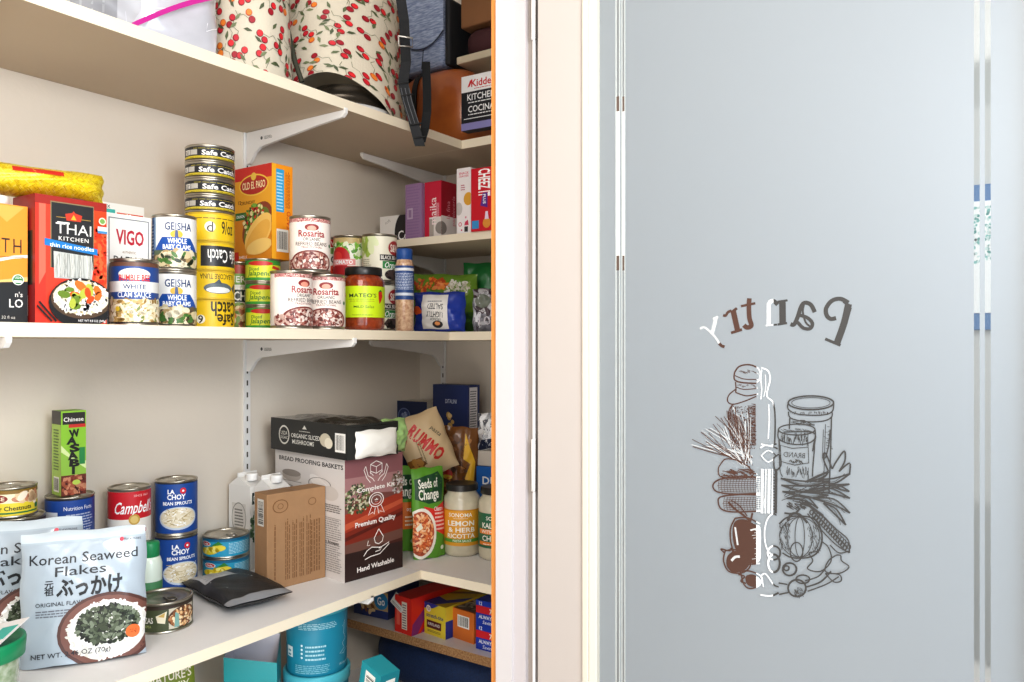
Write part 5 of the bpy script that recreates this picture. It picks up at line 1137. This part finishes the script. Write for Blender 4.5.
# leather case
def sup(rx, ry, rz, e1=.5, e2=.6):
    def p(c, e): return math.copysign(abs(c) ** e, c)
    def f(u, v):
        a = (v - .5) * PI; b = u * 2 * PI
        return Vector((rx * p(math.cos(a), e1) * p(math.cos(b), e2), ry * p(math.cos(a), e1) * p(math.sin(b), e2), rz * p(math.sin(a), e1) + rz))
    return f
LEA = M('#CC7430', .3, noise=.45, scale=9, col2='#8A3E16', coat=.4, bump=.15, bscale=60)
LC, Ls = pY(446, 1.532); root = empty('leather_case', (LC.x - .0, LC.y, H0 + Z4 + .001))
mb = MB(); f = sup(.128, .078, .104, .62, .7); mb.grid(f, 48, 24, LEA, True, True); mb.build('case_body', root)
mb = MB()
for k in range(25):
    pass
fs_ = lambda x, o: [Vector((x, -(.078 * max(0, math.cos(a)) ** .62 * max(0, 1 - (abs(x) / .128) ** (2 / .7)) ** .35 + o), .104 + math.copysign(.104 * abs(math.sin(a)) ** .62, math.sin(a)) + (o if a > 1.2 else 0))) for a in [(-.44 + i * .88 / 18) * PI for i in range(19)]]
ribbon(mb, fs_(-.036, .0035), .016, M('#17191C', .7), (1, 0, 0)); mb.build('strap', root)
tag(root, 'glossy orange-brown leather case with a black band on the top shelf', 'bag')
# heather cooler bag
HEA = M('#B4BFD6', .9, noise=.5, scale=160, col2='#5C6C92', stretch=(.35, 1, 2.2), bump=.3, bscale=200)
BLK = M('#1B1D21', .7, bump=.2, bscale=200)
BC, Bs = pY(437, 1.545); zb = Z4 + .213
root = empty('cooler_bag', (BC.x, BC.y, H0 + zb))
mb = MB(); mb.box((-.084, -.060, 0), (.070, .060, .17), HEA, .012); mb.build('bag_body', root)
mb = MB(); mb.box((.071, -.058, .001), (.088, .058, .165), BLK, .006); mb.build('side_gusset', root)
mb = MB(); mb.box((-.092, -.062, .0), (-.055, .05, .16), M('#2A2A2C', .9, bump=.6, bscale=120), .006); mb.build('side_gusset', root)
mb = MB()
n = 24
for i in range(n):
    u0, u1 = i / n, (i + 1) / n
    g = lambda u: .052 + .050 * (abs(u - .55) / .55) ** 2.2
    x0, x1 = -.075 + .150 * u0, -.075 + .150 * u1
    for y in (-.0665,): mb.face([(x0, y, g(u0)), (x1, y, g(u1)), (x1, y, .20), (x0, y, .20)], HEA)
    mb.face([(x0, -.0665, g(u0)), (x0, -.058, g(u0)), (x1, -.058, g(u1)), (x1, -.0665, g(u1))], HEA)
pts = [Vector((-.075 + .15 * i / n, -.067, (.052 + .050 * (abs(i / n - .55) / .55) ** 2.2))) for i in range(n + 1)]
mb.tube(pts, .0016, M('#2E3648', .8), 6); mb.tube([(.0, -.0605, .005), (.004, -.0605, .03), (.006, -.0605, .055)], .0012, M('#2E3648', .8), 6)
mb.build('flap', root)
org = Vector((BC.x, BC.y, H0 + zb))
L = lambda px, py, s: wp(px, py, s) - org
ss = 1.60
mb = MB(); ribbon(mb, [L(400, -6, 1.64), L(404, 20, 1.64), L(405, 42, 1.63), L(406, 62, 1.61), L(403, 82, ss), L(407, 100, ss), L(413, 120, ss), L(420, 146, ss)], .021, BLK, RT); mb.build('strap', root)
mb = MB(); ribbon(mb, [L(426, 62, 1.70), L(427, 90, 1.67), L(427, 112, 1.64), L(425, 128, 1.63), L(421, 142, 1.612)], .018, M('#14171B', .8), RT); mb.build('strap', root)
mb = MB()
for q in (84, 96, 125, 138): mb.tube([L(397 + (q - 84) * .32, q, ss - .004), L(409 + (q - 84) * .32, q - 2, ss - .004)], .0016, M('#0E0F11', .6), 6)
for q in (-4, 0, 4): mb.tube([L(405 + q, 88, ss - .004), L(408 + q, 102, ss - .004), L(415 + q, 124, ss - .004)], .0008, M('#6A6C70', .6), 5)
mb.build('webbing', root)
mb = MB(); c = [L(398.5, 36, 1.622), L(412.5, 38, 1.622), L(412.5, 47, 1.622), L(399, 46, 1.622), L(398.5, 36, 1.622)]; mb.tube(c, .0019, M('#D9D6D0', .3, .8), 8); tag(mb.build('buckle', root), 'silver rectangular buckle')
tag(root, 'blue-grey heather cooler bag with black straps atop the leather case', 'bag')
def kid(a):
    a.rect(0, 0, 1, 1, '#1E2026'); a.rect(0, .70, 1, 1, '#ECEBEA'); a.text('Kidde', .46, .85, .13, '#C8242E', w=.46, b=.04); a.poly([(.14, .78), (.2, .9), (.26, .93), (.2, .8)], '#C8242E'); a.lines(.3, .74, .8, .765, 1, '#C8242E'); a.text('KITCHEN', .46, .60, .115, '#F4F4F4', w=.64, b=.03); a.lines(.16, .49, .9, .53, 1, '#F4F4F4'); a.text('COCINA', .46, .38, .115, '#F4F4F4', w=.60, b=.03); a.lines(.16, .27, .8, .31, 1, '#F4F4F4'); a.rect(.06, .20, 1, .215, '#E8E8E8'); a.rect(0, 0, 1, .13, '#8A86B8')
carton('extinguisher_box', 'small black and white boxed item in front of the leather case', 'box', 505, ('Y', 1.4225), Z4 + .02, xl=461.5, rw=.026, h=.124, rot=-3, col='#1E2026', faces={'L': kid})
q_, _ = pY(484, 1.55); zq = Z4 + .212
mb = MB(); mb.box((-.055, -.05, 0), (.075, .05, .018), M('#CDBFA6', .7), .002); o = mb.build('flat_box', loc=(q_.x + .012, q_.y - .005, H0 + zq)); tag(o, 'flat beige box edge behind the cooler bag by the wood edge', 'box')
bg = MB(); f = sup(.05, .04, .035, .7, .8); bg.grid(f, 28, 14, M('#4A2226', .8, noise=.3, scale=20), True, True); o = bg.build('maroon_pouch', loc=(q_.x + .012, q_.y - .0, H0 + zq + .0185)); tag(o, 'dark maroon cloth pouch on the flat beige box', 'pouch')
mb = MB(); mb.box((-.05, -.045, 0), (.06, .045, .10), M('#8A5E3A', .8, noise=.2, scale=10), .004); o = mb.build('paper_bag', loc=(q_.x + .012, q_.y - .0, H0 + zq + .0185 + .0705)); tag(o, 'brown paper bag at the top right, above the maroon pouch', 'bag')
# ================= SHORT LOWER SHELF =================
Z5 = PZ
def gob(a): a.rect(0, 0, 1, 1, '#C9A878'); a.rect(0, 0, 1, .3, '#2A3A7A'); a.rect(0, 0, .25, 1, '#2A3A6E'); a.ell(.8, .66, .2, .32, '#2E8AC0'); a.text('Go', .8, .66, .3, '#FFFFFF', w=.22, b=.05); a.text('O', .4, .7, .25, '#F4F0E4', b=.03); a.blobs(.4, .3, .2, .15, 10, .004, ['#8A5A2E', '#E4C89A'])
carton('bag_box', 'tan and navy carton half hidden under the white bracket tip', 'box', 388, ('Y', 1.345), Z5, xl=354, rw=.12, h=.062, rot=-4, col='#2A3A6E', faces={'L': gob})
def redL(a): a.rect(0, 0, 1, 1, '#D8281E'); a.rect(.42, .12, .74, .86, '#E8E0D0'); a.lines(.46, .15, .7, .83, 10, '#5A2A5A'); a.rect(.1, .2, .3, .8, '#E86A5A')
def redR(a): a.rect(0, 0, 1, 1, '#DE2A1E'); a.poly([(.0, .0), (.02, .3), (.2, .62), (.3, .6), (.1, .0)], '#8A2A7A'); a.poly([(.15, 0), (.4, .5), (.5, .45), (.3, 0)], '#A83A8A')
o, wl, wr, hh = carton('wrap_box', 'long red wrap box with a white price sticker', 'box', 411.4, ('Z', 636.5, Z5), Z5, xl=395, rw=.18, h=.082, rot=7, col='#D8281E', faces={'L': redL, 'R': redR})
mb = MB(); artflat(mb, lambda a: (a.rect(0, 0, 1, 1, '#D9D8D4'), a.bars(.1, .35, .9, .9, False, None), a.lines(.1, .1, .9, .3, 2, '#55555A')), .042, .026, (0, 0, 0), (1, 0, 0), (0, 0, 1), (0, -1, 0)); st = mb.build('price_sticker', o, (-wl / 2 - .012, -wr / 2 - .004, hh - .018)); st.rotation_euler = (-.35, .45, 0)
def yelL(a): a.rect(0, 0, 1, 1, '#E8D23E'); a.poly([(0, 1), (0, .8), (.4, .86), (.7, 1)], '#1E3A9A'); a.circ(.2, .82, .11, '#F4EFDC'); a.text('750', .2, .82, .10, '#3A3A3A', w=.16); a.text('stretch-tite', .5, .62, .12, '#2A3A7A', w=.8, b=.04); a.rect(.12, .22, .8, .46, '#5A1E1E'); a.text('KIRKLAND', .46, .35, .09, '#F4F0E8', w=.56, b=.03); a.lines(.15, .1, .8, .18, 2, '#6A6030')
def yelT(a): a.rect(0, 0, 1, 1, '#D9B92E'); a.poly([(0, 0), (.5, 0), (1, .3), (1, .5), (.5, .2), (0, .25)], '#1E3A9A'); a.poly([(0, .4), (1, .7), (1, .8), (0, .5)], '#8A6A1E')
carton('wrap_box', 'yellow and blue cling film box between the red and orange boxes', 'box', 445.5, ('Z', 640, Z5), Z5, xl=424.5, rw=.18, h=.070, rot=7, col='#E8D23E', faces={'L': yelL, 'T': yelT, 'R': lambda a: (a.rect(0, 0, 1, 1, '#1E3A9A'), a.rect(0, .55, 1, 1, '#E8D23E'))})
carton('wrap_box', 'orange box with a white barcode label, open top', 'box', 474, ('Z', 644.5, Z5), Z5, xl=453, rw=.18, h=.066, rot=7, col='#D9742E', faces={'L': lambda a: (a.rect(0, 0, 1, 1, '#DE7A30'), a.bars(.22, .42, .78, .82), ), 'T': lambda a: (a.rect(.05, .02, .95, .98, '#7A6A5A'), a.blobs(.5, .5, .42, .46, 60, .006, ['#A89A88', '#5A4A3E', '#C9BCA8'], 2.5, 'r'))})
def blu(a): a.rect(0, 0, 1, 1, '#1E3FB0'); a.rect(.0, .48, 1, .78, '#D8242E'); a.text('12', .2, .88, .14, '#FFFFFF', b=.03); a.text('ALWAYS', .42, .34, .14, '#FFFFFF', w=.6, b=.04); a.text('Saving', .5, .14, .14, '#FFFFFF', w=.45, sh=.2); a.text('7', .62, .62, .2, '#FFFFFF', b=.04)
for k in (0, 1): carton('foil_box', ('lower', 'upper')[k] + ' blue and red foil box stacked by the wood edge', 'box', 500, ('Y', 1.325), Z5 + k * .0522, xl=476, rw=.22, h=.0518, rot=0, col='#1E3FB0', faces={'L': blu}, group='blue and red foil boxes')
# ================= LOWEST SHELF =================
Z6 = LZ
def tub(px, X, z, h, w, label, lidon):
    C, s = pX(px, X); r = w / 2 / F * s; root = empty('powder_tub', (C.x, C.y, H0 + z)); a0 = math.atan2(-C.y, -C.x) - PI / 2
    mb = MB(); hb = h - (.016 if lidon else 0); mb.lathe([(.0001, 0), (r * .94, 0), (r * .97, .004), (r, hb)], 48, '#1F8AA6', a0=a0)
    W = PI * r; a = Art(W, hb); a.lines(.30, .74, .72, .84, 4, '#A9D4DE'); a.rect(.12, .3, .22, .46, '#E4EEF0'); a.lines(.14, .32, .2, .44, 2, '#1F8AA6')
    for q in range(4): a.circ(.34, .50 - q * .06, .012, '#D6ECF0')
    a.lines(.38, .28, .6, .53, 4, '#A9D4DE'); a.lines(.26, .08, .64, .22, 5, '#7FC0D0'); a.stroke([(.80, .7), (.84, .78), (.82, .6), (.86, .5), (.80, .44), (.84, .36), (.76, .3), (.82, .28), (.9, .34), (.94, .3)], .001, '#BFE2EA'); a.text('Friendly', .86, .14, .035, '#BFE2EA', w=.2)
    a.emit(mb, lambda x, y, o: Vector(((r * (.97 + .03 * y / hb) + o) * math.cos(a0 + x / r), (r * (.97 + .03 * y / hb) + o) * math.sin(a0 + x / r), y)), gx=24, base=2.2e-4); mb.build('tub_body', root)
    mb = MB(); mb.lathe([(r * 1.02, hb - .008), (r * 1.05, hb - .007), (r * 1.06, hb + .012), (r * 1.03, hb + .015), (r * .95, hb + .014), (r * .94, hb + .008), (.0001, hb + .008)], 48, '#4FB4C4'); mb.build('lid', root)
    tag(root, label, 'tub', 'teal powder tubs')
tub(317, -1.155, Z6, .184, 62, 'lower teal tub with light teal lid ring, under its twin', True)
tub(317, -1.155, Z6 + .1782, .140, 60, 'upper teal tub with pale print, just under the wide shelf', True)
# open pouch
def gable(name, label, px, X, z, h, w, d, rz, cols, art, cat='pouch'):
    C, s = pX(px, X); mb = MB(); t = .001
    zt = [h - .022, h - .036, h - .004, h + .012]
    b = [(-w / 2, -d * .35), (w / 2, -d * .35), (w / 2, d * .35), (-w / 2, d * .35)]; tp = [(-w / 2, -d / 2), (w / 2, -d / 2), (w / 2 * .9, d / 2), (-w / 2 * .9, d / 2)]
    for i in range(4):
        j = (i + 1) % 4; q = [Vector((*b[i], 0)), Vector((*b[j], 0)), Vector((*tp[j], zt[j])), Vector((*tp[i], zt[i]))]; mb.face(q, cols[0])
        c = Vector((0, 0, 0)); q2 = [p + (Vector((0, 0, p.z)) - p) * .02 for p in q][::-1]; mb.face(q2, cols[1])
    mb.face([Vector((*p, 0)) for p in b[::-1]], cols[0])
    if art: artflat(mb, art, w, h - .038, (-w / 2, -d * .35, 0), (1, 0, 0), Vector((0, -d * .15 / h, 1)), (0, -1, 0))
    o = mb.build(name); o.location = (C.x, C.y, H0 + z); o.rotation_euler = (0, 0, math.radians(rz)); return tag(o, label, cat)
def tq(a): a.rect(0, 0, 1, .97, '#1F9AA0'); a.poly([(.45, .5), (.6, .9), (.98, .97), (.95, .6)], '#5E9A2A'); a.poly([(.6, .6), (.7, .8), (.9, .9), (.8, .65)], '#3A6A1E'); a.ell(.72, .76, .12, .03, '#C98A3A', rot=.6); a.text('TRAIL', .4, .7, .06, '#FFFFFF')
gable('snack_pouch', 'open teal and green pouch with white inside, left of the teal tubs', 254, -1.215, Z6, .252, .095, .06, 40, (M('#1F9AA0', .3), M('#D9D6E0', .4)), tq)
def ol(a): a.rect(0, 0, 1, 1, '#7A8A2A'); a.rect(0, 0, .16, 1, '#3A7A6A'); a.text("NATURE'S", .55, .955, .05, '#F0EAD8', w=.78, b=.03, rot=.0); a.text('MIX', .75, .89, .05, '#F0EAD8', w=.3, b=.03)
bag('grain_pouch', 'olive green pouch top with cream lettering at the bottom edge', 'pouch', 166, 700, 1.28, .088, .268, .035, '#7A8A2A', ol, yaw=14, wr=.001, seed=91, zbase=Z6 + .001, bottom=.8)
def tb(a): a.rect(0, 0, 1, 1, '#1E97A4'); a.bars(.25, .70, .75, .96, True); a.lines(.1, .2, .9, .6, 8, '#A9DCE0')
def tb2(a): a.rect(0, 0, 1, 1, '#1A8694'); a.bars(.3, .72, .8, .95, True)
carton('tea_carton', 'teal box with barcode corner up in front of the teal tubs', 'box', 362, ('S', 1.36), Z6, lw=.056, rw=.04, h=.25, rot=10, col='#1E97A4', faces={'L': tb, 'R': tb2}, tilt=(0, 13))
NC, Ns = pY(452, 1.43); mb = MB(); f = sup(.20, .11, .063, .75, .85)
mb.grid(lambda u, v: f(u, v) + Vector((0, 0, .003 * math.sin(f(u, v).x * 60 + f(u, v).y * 40))), 60, 30, M('#12305E', .75, noise=.4, scale=260, bump=.4, bscale=260, stretch=(1, 1, 1)), True, True)
o = mb.build('insulated_bag', loc=(NC.x, NC.y + .0, H0 + Z6 + .009)); tag(o, 'navy blue woven fabric bag stuffed under the particleboard shelf', 'bag')
# ================= things seen through the clear line =================
def wallart():
    Yh = 2.699; C, s = pY(986, Yh)
    z = lambda py: zat(s, py)
    root = empty('framed_print', (C.x, Yh, H0 + z(257)))
    w = .30; h0 = z(330) - z(257); h1 = z(185) - z(257)
    mb = MB(); mb.box((-w / 2, -.02, h0), (w / 2, 0, h1), '#2F6FA8', .003); mb.build('frame', root)
    mb = MB(); mb.box((-w / 2 + .0, -.024, h0 + .05), (w / 2, -.02, h1 - .05), '#F4F6F6')
    def art(a): a.blobs(.5, .7, .5, .25, 240, .006, ['#2E8C86', '#6FB6B0', '#C7DEDB'], 1.3, 'r')
    artflat(mb, art, w, (h1 - h0) - .1, (-w / 2, -.024, h0 + .05), (1, 0, 0), (0, 0, 1), (0, -1, 0)); mb.build('print', root)
    tag(root, 'blue framed pale print glimpsed through the clear line of the glass', 'picture')
wallart()
# ================= camera, light =================
cd = bpy.data.cameras.new('camera'); co = bpy.data.objects.new('camera', cd); COL.objects.link(co)
co.location = (0, 0, H0); co.rotation_euler = (PI / 2, 0, YAW)
cd.sensor_width = 36; cd.lens = 36 * F / 1024; cd.shift_y = (HY - 341) / 1024; cd.clip_start = .02
bpy.context.scene.camera = co
def area(name, loc, target, size, power, color, sy=None):
    l = bpy.data.lights.new(name, 'AREA'); l.energy = power; l.color = color; l.size = size
    if sy: l.shape = 'RECTANGLE'; l.size_y = sy
    o = bpy.data.objects.new(name, l); COL.objects.link(o); o.location = loc
    o.rotation_euler = (Vector(target) - Vector(loc)).to_track_quat('-Z', 'Y').to_euler(); return o
area('ceiling_light', (-.35, -.35, 2.4), (-1.1, .9, 1.3), .8, 12, (1, .975, .94))
area('lamp_light', (.3, .12, 1.80), (-1.35, .95, 1.30), .42, 14.5, (1, .98, .955))
area('room_light', (.2, -.9, 1.5), (-1.0, .9, 1.2), 1.2, 8, (1, .98, .96))
area('low_fill_light', (-.2, -.2, .35), (-1.2, .9, 1.5), .8, 9, (1, .975, .94))
area('pane_fill_light', (.62, .30, 1.42), (.02, .9, 1.38),   .45, 9.0, (.58, .79, 1.0), 1.0)  # added bluish fill for the glass gradient, not a real window
area('hall_fill_light', (.9, 1.9, 1.6), (.2, 1.0, 1.35), .7, 7, (.78, .90, 1.0), 1.4)  # added backlight so the frosted pane brightens toward the right
area('hall_fill_light', (.4, 1.7, 2.3), (-.1, 2.7, 1.3), .6, 8, (.95, .98, 1.0))  # added fill to brighten the far wall behind the clear strip
w = bpy.data.worlds.new('World'); bpy.context.scene.world = w; w.use_nodes = True
w.node_tree.nodes['Background'].inputs[0].default_value = (.95, .97, 1, 1); w.node_tree.nodes['Background'].inputs[1].default_value = .66
vs = bpy.context.scene.view_settings
vs.view_transform = 'Standard'; vs.look = 'None'; vs.exposure = .03; vs.gamma = .9
